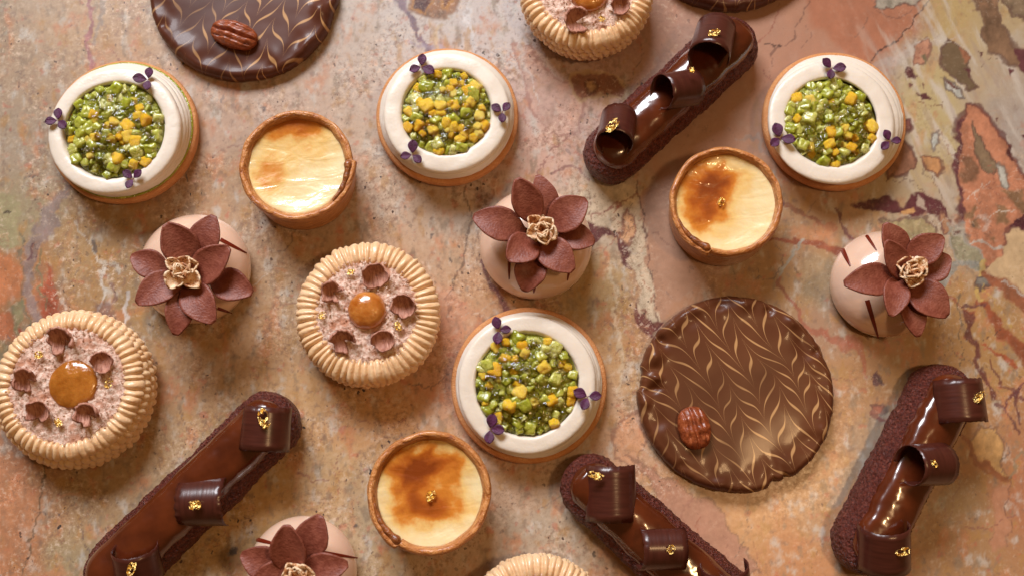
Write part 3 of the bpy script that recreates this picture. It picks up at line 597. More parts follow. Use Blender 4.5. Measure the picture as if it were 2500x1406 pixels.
def kiwi_tart(px, py, Rb, top, kr, H, sprigs, label, seed, limeskirt=False):
    base = P(px, py); root = empty('kiwi_tart', base, label, 'kiwi tart', 'round kiwi and mango tarts with a cream ring')
    r = random.Random(seed); k = Rb / 1.83
    def mod(ph, rr, z):
        return rr * (1 + .006 * vnoise(ph * 3, z * 3, seed)), z
    lathe('biscuit_base', [(0, 0), (1.70 * k, 0), (1.79 * k, .05), (1.83 * k, .2), (1.83 * k, .33), (1.78 * k, .40), (1.6 * k, .40), (0, .40)], MT['biscuit'], root, 128, mod)
    t = P(*top, H); off = (t - base)[:2]
    a = H - .40
    prof = [(1.50, .0), (1.71, .02), (1.735, .10), (1.69, .19), (1.60, .215), (1.68, .24), (1.695, .33), (1.64, .41), (1.56, .435), (1.64, .46), (1.65, .55), (1.59, .63), (1.51, .66), (1.575, .70),
            (1.595, .80), (1.56, .93), (1.46, .985), (1.22, .995), (1.125, .96), (1.09, .78), (1.06, .5), (1.05, .1)]
    kk = k * .985
    prof = [(kr + (x - 1.09) * (1.60 * k - kr) / .51 if x > 1.09 else kr - (1.09 - x), .40 + a * z) for x, z in prof]
    p = chaikin(prof, 2); n = 160
    ph = (np.arange(n) / n * 2 * np.pi)[None, :] + 0 * p[:, :1]
    rr = p[:, :1] + .018 * vnoise(ph * 1.5 + seed, p[:, 1:] * 5, seed) + .006 * vnoise(ph * 9, p[:, 1:] * 12, seed + 3)
    zz = p[:, 1:] + .012 * vnoise(ph * 3, rr * 4, seed + 7) + 0 * ph
    q = sstep(.40, H, zz); V = np.stack([rr * np.cos(ph) + off[0] * q, rr * np.sin(ph) + off[1] * q, zz], -1)
    surf('cream_ring', V, MT['cream'], root)
    if limeskirt:
        lathe('lime_jelly_layer', [(1.5, .395), (1.745, .40), (1.76, .43), (1.70, .455), (1.5, .45)], MT['jelly'], root, 96)
    cx, cy = off
    zf = H - .20
    pr = [(kr + .04, zf - .15), (kr + .03, zf + .05), (kr * .9, zf + .11), (kr * .5, zf + .155), (0, zf + .17)]
    ff = lathe('fruit_filling', pr, MT['jelly'], root, 64, lambda ph, q, z: (q, z + .03 * vnoise(q * np.cos(ph) * 4, q * np.sin(ph) * 4, seed)))
    ff.location = (cx, cy, 0)
    pts = []; tries = 0
    while len(pts) < 99 and tries < 9000:
        tries += 1
        rad = (kr - .06) * math.sqrt(r.random()); th = r.random() * 2 * math.pi; x, y = rad * math.cos(th), rad * math.sin(th)
        if all((x - a_) ** 2 + (y - b_) ** 2 > .147 ** 2 for a_, b_ in pts): pts.append((x, y))
    for i, (x, y) in enumerate(pts):
        mango = r.random() < (.24, .42, .24, .34)[seed - 1]
        d = math.hypot(x, y) / kr; z = zf + .06 + .07 * (1 - d * d) + r.uniform(-.03, .06)
        s = r.choice((r.uniform(.07, .10), r.uniform(.10, .15)))
        if mango: z += .035; s = s * .9 + .022
        inst('mango_piece' if mango else 'kiwi_piece', r.choice(MM if mango else KM), ff, (x, y, z),
             (r.uniform(-.5, .5), r.uniform(-.5, .5), r.uniform(0, 3)), (s * r.uniform(.85, 1.2), s * r.uniform(.85, 1.2), s * (1 if not mango else .95)))
    vs = []; fs = []
    for i in range(150):
        rad = (kr - .12) * math.sqrt(r.random()); th = r.random() * 2 * math.pi; x, y = rad * math.cos(th), rad * math.sin(th)
        x += .15 * vnoise(i * .37, 1.5, seed); z = zf + .15 + .07 * (1 - (rad / kr) ** 2) + r.uniform(-.02, .03); a_ = r.random() * 6.28
        ax = np.array([math.cos(a_), math.sin(a_), r.uniform(-.3, .3)]) * .026; ay = np.array([-math.sin(a_), math.cos(a_), 0]) * .015; az = np.array([0, 0, .013]); c = np.array([x, y, z])
        b = len(vs); vs += [c + ax, c + ay, c - ax, c - ay, c + az, c - az]
        fs += [(b, b + 1, b + 4), (b + 1, b + 2, b + 4), (b + 2, b + 3, b + 4), (b + 3, b, b + 4), (b + 1, b, b + 5), (b + 2, b + 1, b + 5), (b + 3, b + 2, b + 5), (b, b + 3, b + 5)]
    sd = raw('kiwi_seeds', vs, fs, MT['seed'], ff); sd['kind'] = 'stuff'
    gz_ = lathe('clear_glaze', [(kr - .01, zf + .08), (kr * .93, zf + .18), (kr * .6, zf + .245), (kr * .3, zf + .275), (0, zf + .285)], MT['film'], ff, 96,
                lambda ph, q, z: (q, z + .035 * vnoise(q * np.cos(ph) * 3.3 + seed, q * np.sin(ph) * 3.3, seed + 6) * (q < kr * .97)))
    for (jx, jy, angs, size) in sprigs:
        j = P(jx, jy, H + .06) - base
        sp = tube('leaf_sprig', [j + np.array([0, 0, -.08]), j + np.array([.0, .0, -.02]), j + np.array([.02, .01, .02])], [.014, .014, .008], MT['stem'], root, 6)
        for k_, a in enumerate(angs):
            L = size * r.uniform(.88, 1.1) * (1 if k_ else 1.05)
            st = j + .03 * np.array([math.cos(R(a)), math.sin(R(a)), .3]); leaflet(sp, st, R(a), L, r.uniform(.15, .5))
kiwi_tart(313, 331, 1.84, (277, 317), 1.19, 1.12, [(362, 195, (172, 75, -95), .27), (142, 295, (182, 84, -48), .27), (325, 437, (135, 35, -120), .24)],
          'kiwi tart in the upper left corner, its cream ring slid left off centre', 1, True)
kiwi_tart(1094, 294, 1.77, (1089, 272), 1.07, 1.05, [(1029, 164, (78, 195, -35), .28), (1226, 274, (140, 45, -95), .25), (1007, 378, (80, 188, -50), .27)],
          'kiwi tart with the most yellow mango dice, left of the topmost eclair', 2)
kiwi_tart(2027, 305, 1.78, (2030, 298), 1.10, .95, [(2030, 168, (130, -5, -110), .27), (1904, 338, (100, 215, -20), .29), (2172, 346, (110, 0, 215), .24)],
          'kiwi tart at the upper right, beside the custard tart with the dark burnt patch', 3)
kiwi_tart(1291, 941, 1.85, (1286, 937), 1.19, .95, [(1218, 806, (100, 0, -105), .26), (1435, 968, (150, 0, -120), .28), (1196, 1047, (70, -10, -100), .27)],
          'kiwi tart in the middle of the lower half, left of the large feathered chocolate tart', 4)

# ------------------------------------------------------------------ custard tarts
def crumple(name, c, size, seed, parent, ang=0, asp=1.0, mat='gold'):
    size = size * 1.05
    n = 8; r = np.random.RandomState(seed)
    u = np.linspace(-1, 1, n)[:, None] + 0 * np.linspace(-1, 1, n)[None, :]; v = u.T.copy()
    u = u + r.uniform(-.2, .2, u.shape); v = v + r.uniform(-.2, .2, u.shape)
    k = 1 - .38 * (u * u + v * v) / 2; u, v = u * k, v * k
    z = r.uniform(-.28, .28, u.shape) + .25 * (1 - u * u * .5)
    X = np.stack([u * size * asp, v * size * .75, z * size * .7], -1)
    c_, s_ = math.cos(ang), math.sin(ang); M = np.array([[c_, -s_, 0], [s_, c_, 0], [0, 0, 1]])
    keep = r.rand(n - 1, n - 1) > .32
    f = gfaces(n, n, False).reshape(n - 1, n - 1, 4)[keep]
    return raw(name, (X @ M.T + np.asarray(c)).reshape(-1, 3), f, MT[mat], parent, smooth=False, solid=.004)

def custard_tart(px, py, Rt, Rb, top, H, ri, lip, spots, golds, label, seed, rip=.03):
    base = P(px, py); root = empty('custard_tart', base, label, 'custard tart', 'tall custard tarts with browned tops')
    off = (P(*top, H) - base)[:2]
    phi0 = R(lip)
    def ramp(ph): return ((ph - phi0) % (2 * np.pi)) / (2 * np.pi)
    prof = [(0, 0), (Rb - .06, 0), (Rb, .05), (Rb + .01, .4), (Rt - .05, H * .62), (Rt - .015, H * .85), (Rt + .01, H * .95), (Rt - .03, H + .01), (Rt - .10, H + .02), (ri + .05, H - .05), (ri + .01, H - .18), (ri - .02, H - .45)]
    def mod(ph, r, z):
        top_ = sstep(H * .55, H, z); s = ramp(ph)
        step = (s - .5) * .09 * top_
        r2 = r + step + .018 * vnoise(np.cos(ph) * 3 + seed, np.sin(ph) * 3 + z * 2, seed) * (.3 + top_) + .012 * top_ * vnoise(np.cos(ph) * 5, np.sin(ph) * 5 + z * 22, seed + 4)
        z2 = z + top_ * (.035 * vnoise(np.cos(ph) * 2.2, np.sin(ph) * 2.2 + seed, seed + 9) + .012 * vnoise(np.cos(ph) * 9, np.sin(ph) * 9, seed + 5))
        return r2, z2
    p = chaikin(prof, 2); n = 192
    ph = (np.arange(n) / n * 2 * np.pi)[None, :] + 0 * p[:, :1]
    r, z = mod(ph, p[:, :1] + 0 * ph, p[:, 1:] + 0 * ph); q = z / H
    V = np.stack([np.maximum(r, 1e-3) * np.cos(ph) + off[0] * q, np.maximum(r, 1e-3) * np.sin(ph) + off[1] * q, z], -1)
    surf('pastry_shell', V, MT['pastry'], root)
    a = phi0 + np.linspace(-.85, 0.02, 26); t = np.linspace(0, 1, 26)
    rr = ri + .10 - .03 * t; pts = np.stack([rr * np.cos(a) + off[0], rr * np.sin(a) + off[1], H + .0 - .03 * (1 - t)], -1)
    rad = .035 + .065 * t; rad[-3:] *= (.93, .7, .05); rad = rad * (1 + .12 * np.sin(t * 23))
    tube('crust_lip', pts, rad, MT['lip'], root, 12)
    zc = H - .17
    cu = lathe('custard', [(ri + .06, zc - .1), (ri + .05, zc + .015), (ri * .93, zc - .005), (ri * .7, zc - .05), (ri * .3, zc - .075), (0, zc - .078)], mk_custard(spots, rip), root, 96,
               lambda ph, q, z: (q, z + .014 * vnoise(q * np.cos(ph) * 1.8 + seed, q * np.sin(ph) * 3, seed)))
    cu.location = (off[0], off[1], 0)
    for i, (gx, gy, s) in enumerate(golds):
        crumple('gold_leaf', P(gx, gy, zc) - base + np.array([0, 0, -.02]), s, seed * 7 + i, root, 1.0)
custard_tart(744, 442, 1.36, 1.28, (724, 400), 1.35, 1.14, -3, [(-.70, -.05, .5, .6, .48), (0, 1.05, 1.0, .35, .7), (.35, .35, .6, .4, .3)], [],
             'custard tart with the palest top, almost unburnt, right of the upper left kiwi tart', 11, .028)
custard_tart(1757, 529, 1.33, 1.27, (1776, 492), 1.35, 1.14, -118, [(-.42, .30, .70, .80, .85), (-.05, .65, .6, .35, .4), (-.5, -.25, .35, .35, .25)], [(1762, 493, .13)],
             'custard tart with a dark burnt patch, below the topmost eclair', 12, .028)
custard_tart(1050, 1206, 1.38, 1.22, (1050, 1204), 1.35, 1.16, 232, [(-.1, .68, .95, .42, .95), (-.45, .1, .42, .6, .6), (.1, -.34, .70, .36, .75), (.5, .15, .3, .3, .3)], [(1052, 1210, .16)],
             'custard tart at the bottom centre with gold leaf in the middle of its brown swirl', 13, .026)

# ------------------------------------------------------------------ flower mousse cakes
def dome_z(r, Rd):
    k = np.clip(r / Rd, 0, 1); return .42 + .88 * (1 - k ** 2.4) ** .62
def petal(parent, base, b, t, w, zb, zt, cup=.18, arch=.1, seed=0):
    A = P(*b, zb) - base; B = P(*t, zt) - base
    d = B - A; L = np.linalg.norm(d); ex = d / L; ey = np.cross([0, 0, 1.0], ex); ey /= np.linalg.norm(ey); ez = np.cross(ex, ey)
    nu, nv = 22, 15
    s = np.linspace(0, 1, nu)[:, None]; v = np.linspace(-1, 1, nv)[None, :]
    hw = w / 200 * (np.sin(np.pi * (s * .93 + .035) ** 1.0) ** .80)
    hw = np.where(s < .3, np.maximum(hw, w / 200 * .35), hw)
    x = s * L + 0 * v; y = hw * v * (1 + .03 * vnoise(s * 7 + seed, v * 2, seed)); z = cup * (v ** 2) * hw + arch * np.sin(np.pi * s) * L
    V = A + x[..., None] * ex + y[..., None] * ey + z[..., None] * ez
    return surf('chocolate_petal', V, MT['petal'], parent, wrap=False, solid=.04)
def shell(name, parent, c, r, rot, mat, seed, depth=.8, arc=1.0, squash=1.0):
    nu, nv = 26, 9
    th = np.linspace(.02, 1.35, nv)[:, None]; ph = np.linspace(0, 2 * np.pi * arc, nu, endpoint=(arc < 1))[None, :]
    rim = 1 + .10 * np.sin(ph * 3 + seed) + .45 * vnoise(ph * 1.6, seed * 3.1 + 0 * ph, seed)
    t = th * (1 + (rim - 1) * (th / 1.35) ** 2)
    rr = r * (1 + .035 * np.sin(ph * 13 + seed))
    V = np.stack([rr * np.sin(t) * np.cos(ph), squash * rr * np.sin(t) * np.sin(ph), depth * r * (1 - np.cos(t)) - depth * r * .5], -1)
    M = np.array(Matrix.Rotation(rot[2], 3, 'Z') @ Matrix.Rotation(rot[0], 3, 'X'))
    return surf(name, V @ M.T + np.asarray(c), MT[mat], parent, wrap=(arc >= 1), solid=.03 if arc >= 1 else .055)
def ray_dome(px, py, base, Rd):
    z = 1.0
    for _ in range(12):
        p = P(px, py, z) - base; z = .5 * z + .5 * float(dome_z(math.hypot(p[0], p[1]), Rd))
    return P(px, py, z) - base
def mousse(px, py, Rd, petals, stripes, nuts, label, seed):
    base = P(px, py); root = empty('flower_mousse_cake', base, label, 'mousse cake', 'glazed dome cakes topped with a chocolate flower')
    lathe('cake_base', [(0, 0), (Rd * .93, 0), (Rd * .95, .05), (Rd * .93, .10), (0, .10)], MT['dark'], root, 64, sm=1)
    ks = np.concatenate([np.linspace(1.0, .9, 14), np.linspace(.88, .001, 26)]) * Rd
    prof = [(Rd * .90, .06), (Rd * .965, .12), (Rd * .992, .25), (Rd, .36)] + [(float(k), float(dome_z(k, Rd))) for k in ks]
    lathe('glazed_dome', prof, MT['beige'], root, 96, sm=1)
    for (a, b, w) in stripes:
        n = 14; V = []
        for i in range(n):
            t = i / (n - 1); p = ray_dome(a[0] + (b[0] - a[0]) * t, a[1] + (b[1] - a[1]) * t, base, Rd); V.append(p)
        V = np.array(V); T = np.gradient(V, axis=0); T /= np.linalg.norm(T, axis=1)[:, None]
        N = V / np.linalg.norm(V, axis=1)[:, None]; Bn = np.cross(T, N); Bn /= np.linalg.norm(Bn, axis=1)[:, None]
        tt = np.linspace(0, 1, n); ww = w / 200 * (1 - .65 * tt ** 2)
        G = np.stack([V + N * .004 - Bn * ww[:, None], V + N * .028, V + N * .004 + Bn * ww[:, None]], 1)
        surf('chocolate_stripe', G, MT['stripe'], root, wrap=False)
    cx = sum(n_[0] for n_ in nuts) / len(nuts); cy = sum(n_[1] for n_ in nuts) / len(nuts)
    fl = empty0('chocolate_flower', root)
    for i, (b, t, w, zb, zt, cup, arch) in enumerate(petals):
        petal(fl, base, b, t, w, zb, zt, cup, arch, seed + i)
    c = P(cx, cy, 1.5) - base
    lump = surf('flower_centre', sphere_pts(c, .30, .28, .24, seed, .5), MT['nut'], fl)
    for i, (nx, ny, r_, tx, tz) in enumerate(nuts):
        dx, dy = nx - cx, ny - cy; l = math.hypot(dx, dy) + 1e-3; dx, dy = dx / l, dy / l
        o = petal(fl, base, (cx + dx * 5, cy + dy * 5), (cx + dx * (l + r_ * .75), cy + dy * (l + r_ * .75)), r_ * 2.0, 1.66 + .03 * i, 1.84 + .05 * (i % 3), 1.1, -.22, seed + i)
        o.name = 'nut_flake'; o.data.materials[0] = MT['nut']
        a_ = math.atan2(dy, dx) + .55; d2 = (math.cos(a_), math.sin(a_))
        o = petal(fl, base, (cx + d2[0] * 2, cy + d2[1] * 2), (cx + d2[0] * r_ * .95, cy + d2[1] * r_ * .95), r_ * 1.35, 1.80, 2.02, 1.3, -.2, seed + i + 9)
        o.name = 'nut_flake'; o.data.materials[0] = MT['nut']
def empty0(name, parent):
    o = bpy.data.objects.new(name, None); scene.collection.objects.link(o); o.parent = parent; return o
def sphere_pts(c, a, b, h, seed, amp=.1, nu=28, nv=16):
    th = np.linspace(0.001, np.pi - .001, nv)[:, None]; ph = np.linspace(0, 2 * np.pi, nu, endpoint=False)[None, :]
    d = np.stack([np.sin(th) * np.cos(ph), np.sin(th) * np.sin(ph), np.cos(th) + 0 * ph], -1)
    r = 1 + amp * vnoise(d[..., 0] * 2.2 + seed, d[..., 1] * 2.2 + d[..., 2] * 1.7, seed)
    return d[::-1] * r[::-1][..., None] * np.array([a, b, h]) + np.asarray(c)

# (base px, tip px, width px, z base, z tip, cup, arch)
mousse(488, 664, 1.33, [
    ((478, 615), (432, 548), 34, 1.35, 1.75, .1, .05),
    ((415, 668), (320, 625), 66, 1.38, 1.55, .25, .10), ((515, 680), (617, 716), 76, 1.38, 1.55, .25, .10),
    ((470, 700), (428, 818), 70, 1.38, 1.50, .3, .14), ((484, 640), (522, 526), 76, 1.42, 1.75, .15, .10),
    ((450, 672), (333, 740), 76, 1.45, 1.70, .2, .10), ((455, 690), (522, 788), 78, 1.48, 1.75, .15, .12),
    ((472, 690), (560, 604), 80, 1.50, 2.0, .3, .05), ((478, 650), (405, 546), 84, 1.55, 2.1, .3, .04)],
    [((538, 585), (601, 618), 12), ((530, 752), (566, 764), 9)],
    [(430, 655, 22, .3, 1), (470, 650, 20, -.5, 2.6), (455, 640, 18, -.6, .4), (425, 690, 24, .5, 3.6), (478, 690, 20, .6, 4.6), (415, 640, 14, -.4, 1.5)],
    'dome cake at the left with a nine petal flower, above the leftmost ruffled tart', 31)
mousse(1307, 603, 1.36, [
    ((1350, 545), (1312, 428), 60, 1.38, 1.7, .1, .1), ((1365, 572), (1452, 592), 64, 1.35, 1.5, .2, .12),
    ((1310, 618), (1280, 712), 74, 1.36, 1.35, .35, .18), ((1283, 572), (1155, 528), 80, 1.42, 1.65, .2, .12),
    ((1340, 560), (1432, 488), 84, 1.45, 1.75, .2, .12), ((1312, 588), (1400, 662), 78, 1.48, 1.70, .15, .12),
    ((1308, 585), (1240, 636), 78, 1.5, 1.85, .25, .08), ((1308, 545), (1262, 436), 72, 1.52, 2.1, .3, .04)],
    [((1243, 632), (1243, 682), 8), ((1306, 690), (1303, 714), 9), ((1390, 660), (1385, 684), 8)],
    [(1300, 540, 18, -.5, .6), (1340, 545, 18, -.4, 2.2), (1322, 560, 22, .4, 1), (1345, 575, 20, .5, 3.4), (1300, 570, 18, .5, 5.0), (1330, 585, 18, .6, 4.2)],
    'dome cake in the centre of the photo, its flower hiding the middle', 32)
mousse(2145, 700, 1.28, [
    ((2200, 640), (2160, 545), 66, 1.40, 1.8, .2, .1), ((2240, 672), (2320, 628), 74, 1.38, 1.65, .2, .1),
    ((2205, 715), (2242, 822), 58, 1.36, 1.45, .25, .12), ((2210, 690), (2313, 772), 84, 1.40, 1.6, .2, .12),
    ((2212, 640), (2303, 578), 72, 1.45, 1.85, .2, .12), ((2188, 680), (2060, 692), 76, 1.48, 1.8, .2, .12),
    ((2190, 675), (2175, 772), 62, 1.52, 1.85, .2, .1), ((2205, 680), (2163, 588), 60, 1.55, 2.1, .3, .04)],
    [((2057, 610), (2076, 650), 11), ((2116, 576), (2140, 612), 8), ((2192, 580), (2222, 606), 7), ((2117, 732), (2144, 824), 11)],
    [(2205, 650, 22, -.3, 1), (2235, 640, 18, -.5, 2.4), (2245, 665, 24, .3, 3.4), (2225, 685, 22, .6, 4.4), (2210, 668, 18, .2, 5.5), (2250, 640, 16, -.4, .4)],
    'pink glazed dome cake at the right edge, its chocolate flower slid to one side', 33)
mousse(746, 1390, 1.25, [
    ((735, 1395), (850, 1376), 70, 1.40, 1.7, .2, .12), ((700, 1390), (588, 1352), 74, 1.38, 1.65, .25, .12),
    ((745, 1365), (782, 1256), 78, 1.40, 1.75, .2, .1), ((720, 1410), (615, 1420), 84, 1.45, 1.7, .2, .14),
    ((745, 1420), (820, 1480), 76, 1.42, 1.6, .2, .12), ((725, 1430), (700, 1520), 74, 1.42, 1.6, .2, .12),
    ((712, 1398), (700, 1280), 80, 1.52, 2.1, .3, .04)],
    [((628, 1316), (676, 1328), 10), ((788, 1348), (872, 1361), 9)],
    [(735, 1395, 22, -.3, 1), (710, 1385, 18, -.5, 2.4), (752, 1402, 22, .3, 3.4), (720, 1415, 22, .6, 4.4), (700, 1405, 16, .5, 5.2)],
    'pink glazed dome cake cut off by the bottom edge beside the long eclair', 34)

# ------------------------------------------------------------------ ruffled cakes
def ruffled(px, py, tiers, topc, Rcr, shards, golds, car, label, seed, N=60):
    base = P(px, py); root = empty('ruffled_cream_tart', base, label, 'cream tart', 'round tarts ringed with ruffled coffee cream')
    H = tiers[-1][1]; off = (P(*topc, H) - base)[:2]
    lathe('pastry_base', [(0, 0), (tiers[0][0] - .05, 0), (tiers[0][0] + .06, .04), (tiers[0][0] + .1, .15), (tiers[0][0] + .05, .3), (0, .3)], MT['tartbase'], root, 96,
          lambda ph, r, z: (r * (1 + .012 * np.sin(ph * N)), z))
    for k, (Rt, zt, a, b) in enumerate(tiers):
        nu, nv = N * 8, 16
        ph = (np.arange(nu) / nu * 2 * np.pi)[:, None]; th = (np.arange(nv) / nv * 2 * np.pi)[None, :]
        wob = .05 * np.sin(3 * ph + seed + k) + .35 * vnoise(ph * 1.3 + k * 5, 0 * ph, seed)
        rd = np.abs(np.sin(ph * N / 2 + k * 1.57 + wob * 4 + .9 * vnoise(ph * 6, 2. * k + 0 * ph, seed + 5) + .30 * np.sin(th))) ** .5
        g = 1 + (.42 if k < len(tiers) - 1 else .30) * (rd - .7) + .16 * vnoise(ph * 9, np.cos(th) * 1.2, seed + k)
        r = Rt + a * np.cos(th) * g + .02 * vnoise(ph * 1.2, k * 3. + 0 * ph, seed); g = g * (1 + .14 * vnoise(ph * N / 9, 3. * k + 0 * ph, seed + 12))
        z = zt + b * np.sin(th) * g + .06 * (rd - .7) * np.maximum(np.sin(th), 0) - (.05 * np.cos(th) if k == len(tiers) - 1 else 0) + .02 * vnoise(ph * 5, 0 * th, seed + 8)
        q = zt / H
        V = np.stack([r * np.cos(ph) + off[0] * q, r * np.sin(ph) + off[1] * q, z], -1)
        V = np.swapaxes(np.concatenate([V, V[:, :1]], 1), 0, 1)[::-1]
        surf('piped_cream_ring', V, MT['coffee'], root)
    zt = H + .135
    def cm(ph, r, z):
        x, y = r * np.cos(ph), r * np.sin(ph)
        return r * (1 + .07 * vnoise(np.cos(ph) * 5, np.sin(ph) * 5, seed) * (r > .8)), z + .045 * vnoise(x * 7, y * 7, seed) + .03 * vnoise(x * 15, y * 15, seed + 2)
    Rcr = Rcr + .04
    pr = [(Rcr + .04, zt - .2)] + [(Rcr * k_, zt - .05 * k_ ** 6) for k_ in np.linspace(1, .02, 34)]
    cr = lathe('nut_crumb_topping', pr, MT['crumb'], root, 160, cm, sm=0); cr.location = (off[0], off[1], 0)
    r = random.Random(seed); vs = []; fs = []
    for i in range(420):
        rad = Rcr * math.sqrt(r.uniform(.12, 1)); t = r.random() * 6.28; s = r.uniform(.012, .035); c = np.array([rad * math.cos(t) + off[0], rad * math.sin(t) + off[1], zt + .03])
        D = np.random.RandomState(i + seed * 500).uniform(.5, 1.2, (6, 1)) * np.array([[1, 0, 0], [0, 1, 0], [-1, 0, 0], [0, -1, 0], [0, 0, 1], [0, 0, -1]]) * s
        rz = np.array(Matrix.Rotation(r.random() * 3, 3, Vector((r.random(), r.random(), 1)))); D = D @ rz.T + c; b = len(vs); vs += list(D)
        fs += [(b, b + 1, b + 4), (b + 1, b + 2, b + 4), (b + 2, b + 3, b + 4), (b + 3, b, b + 4), (b + 1, b, b + 5), (b + 2, b + 1, b + 5), (b + 3, b + 2, b + 5), (b, b + 3, b + 5)]
    g = raw('crumb_grains', vs, fs, MT['crumb'], root, smooth=False); g['kind'] = 'stuff'
    cxp, cyp, cr_, ch, dark = car
    cc = P(cxp, cyp, zt + .1) - base
    o = lathe('caramel_drop', [(cr_, -.12), (cr_ * 1.0, .02), (cr_ * .93, ch * .5), (cr_ * .68, ch * .85), (cr_ * .3, ch), (0, ch)], mk_caramel(dark), root, 64, lambda ph, q, z: (q * (1 + .02 * vnoise(np.cos(ph) * 3, np.sin(ph) * 3, seed)), z))
    o.location = (cc[0], cc[1], zt)
    for i, (sx, sy, sr) in enumerate(shards):
        shell('hazelnut_flake', root, P(sx, sy, zt + .17) - base, sr / 100 * 1.02, (r.uniform(.15, .5), 0, r.uniform(-.6, .6)), 'hazel', seed * 2 + i, depth=.85, arc=(1.0, .82)[(i + seed) % 2], squash=r.uniform(.85, 1.1))
    for i, (gx, gy, s) in enumerate(golds):
        crumple('gold_leaf', P(gx, gy, zt + .1) - base, s, seed * 5 + i, root, i)
ruffled(203, 957, [(1.66, .34, .19, .14), (1.66, .56, .18, .14), (1.63, .78, .17, .13), (1.50, 1.02, .20, .14)], (168, 941), 1.33,
        [(150, 830, 33), (250, 882, 24), (62, 928, 27), (92, 1002, 28), (212, 1012, 29)], [(95, 866, .13), (266, 936, .14), (143, 1030, .13)], (175, 937, .56, .14, True),
        'ruffled cream tart at the left edge with five hazelnut flakes round a flat caramel centre', 41)
ruffled(905, 786, [(1.42, .34, .20, .16), (1.48, .58, .20, .15), (1.50, .82, .18, .14), (1.40, 1.06, .26, .14)], (897, 762), 1.20,
        [(917, 674, 32), (812, 714, 27), (985, 747, 30), (838, 832, 29), (935, 830, 27)], [(857, 665, .11), (787, 770, .12), (972, 796, .13)], (895, 756, .45, .30, False),
        'ruffled cream tart left of centre with a round shiny caramel ball', 42)
ruffled(1430, 26, [(1.33, .30, .18, .14), (1.42, .50, .18, .13), (1.48, .70, .17, .13), (1.49, .90, .17, .13), (1.42, 1.1, .22, .13)], (1432, -35), 1.27,
        [(1408, 52, 29), (1514, 14, 22), (1370, -60, 27), (1490, -90, 25)], [(1468, 48, .12)], (1438, -15, .45, .26, False),
        'ruffled cream tart cut off by the top edge, left of the topmost eclair', 43)
ruffled(1312, 1536, [(1.40, .34, .20, .16), (1.48, .58, .20, .15), (1.48, .82, .18, .14), (1.38, 1.06, .25, .14)], (1312, 1540), 1.22,
        [(1312, 1600, 28)], [], (1312, 1520, .45, .2, False),
        'ruffled cream tart at the bottom edge, only its pale rim showing', 44)

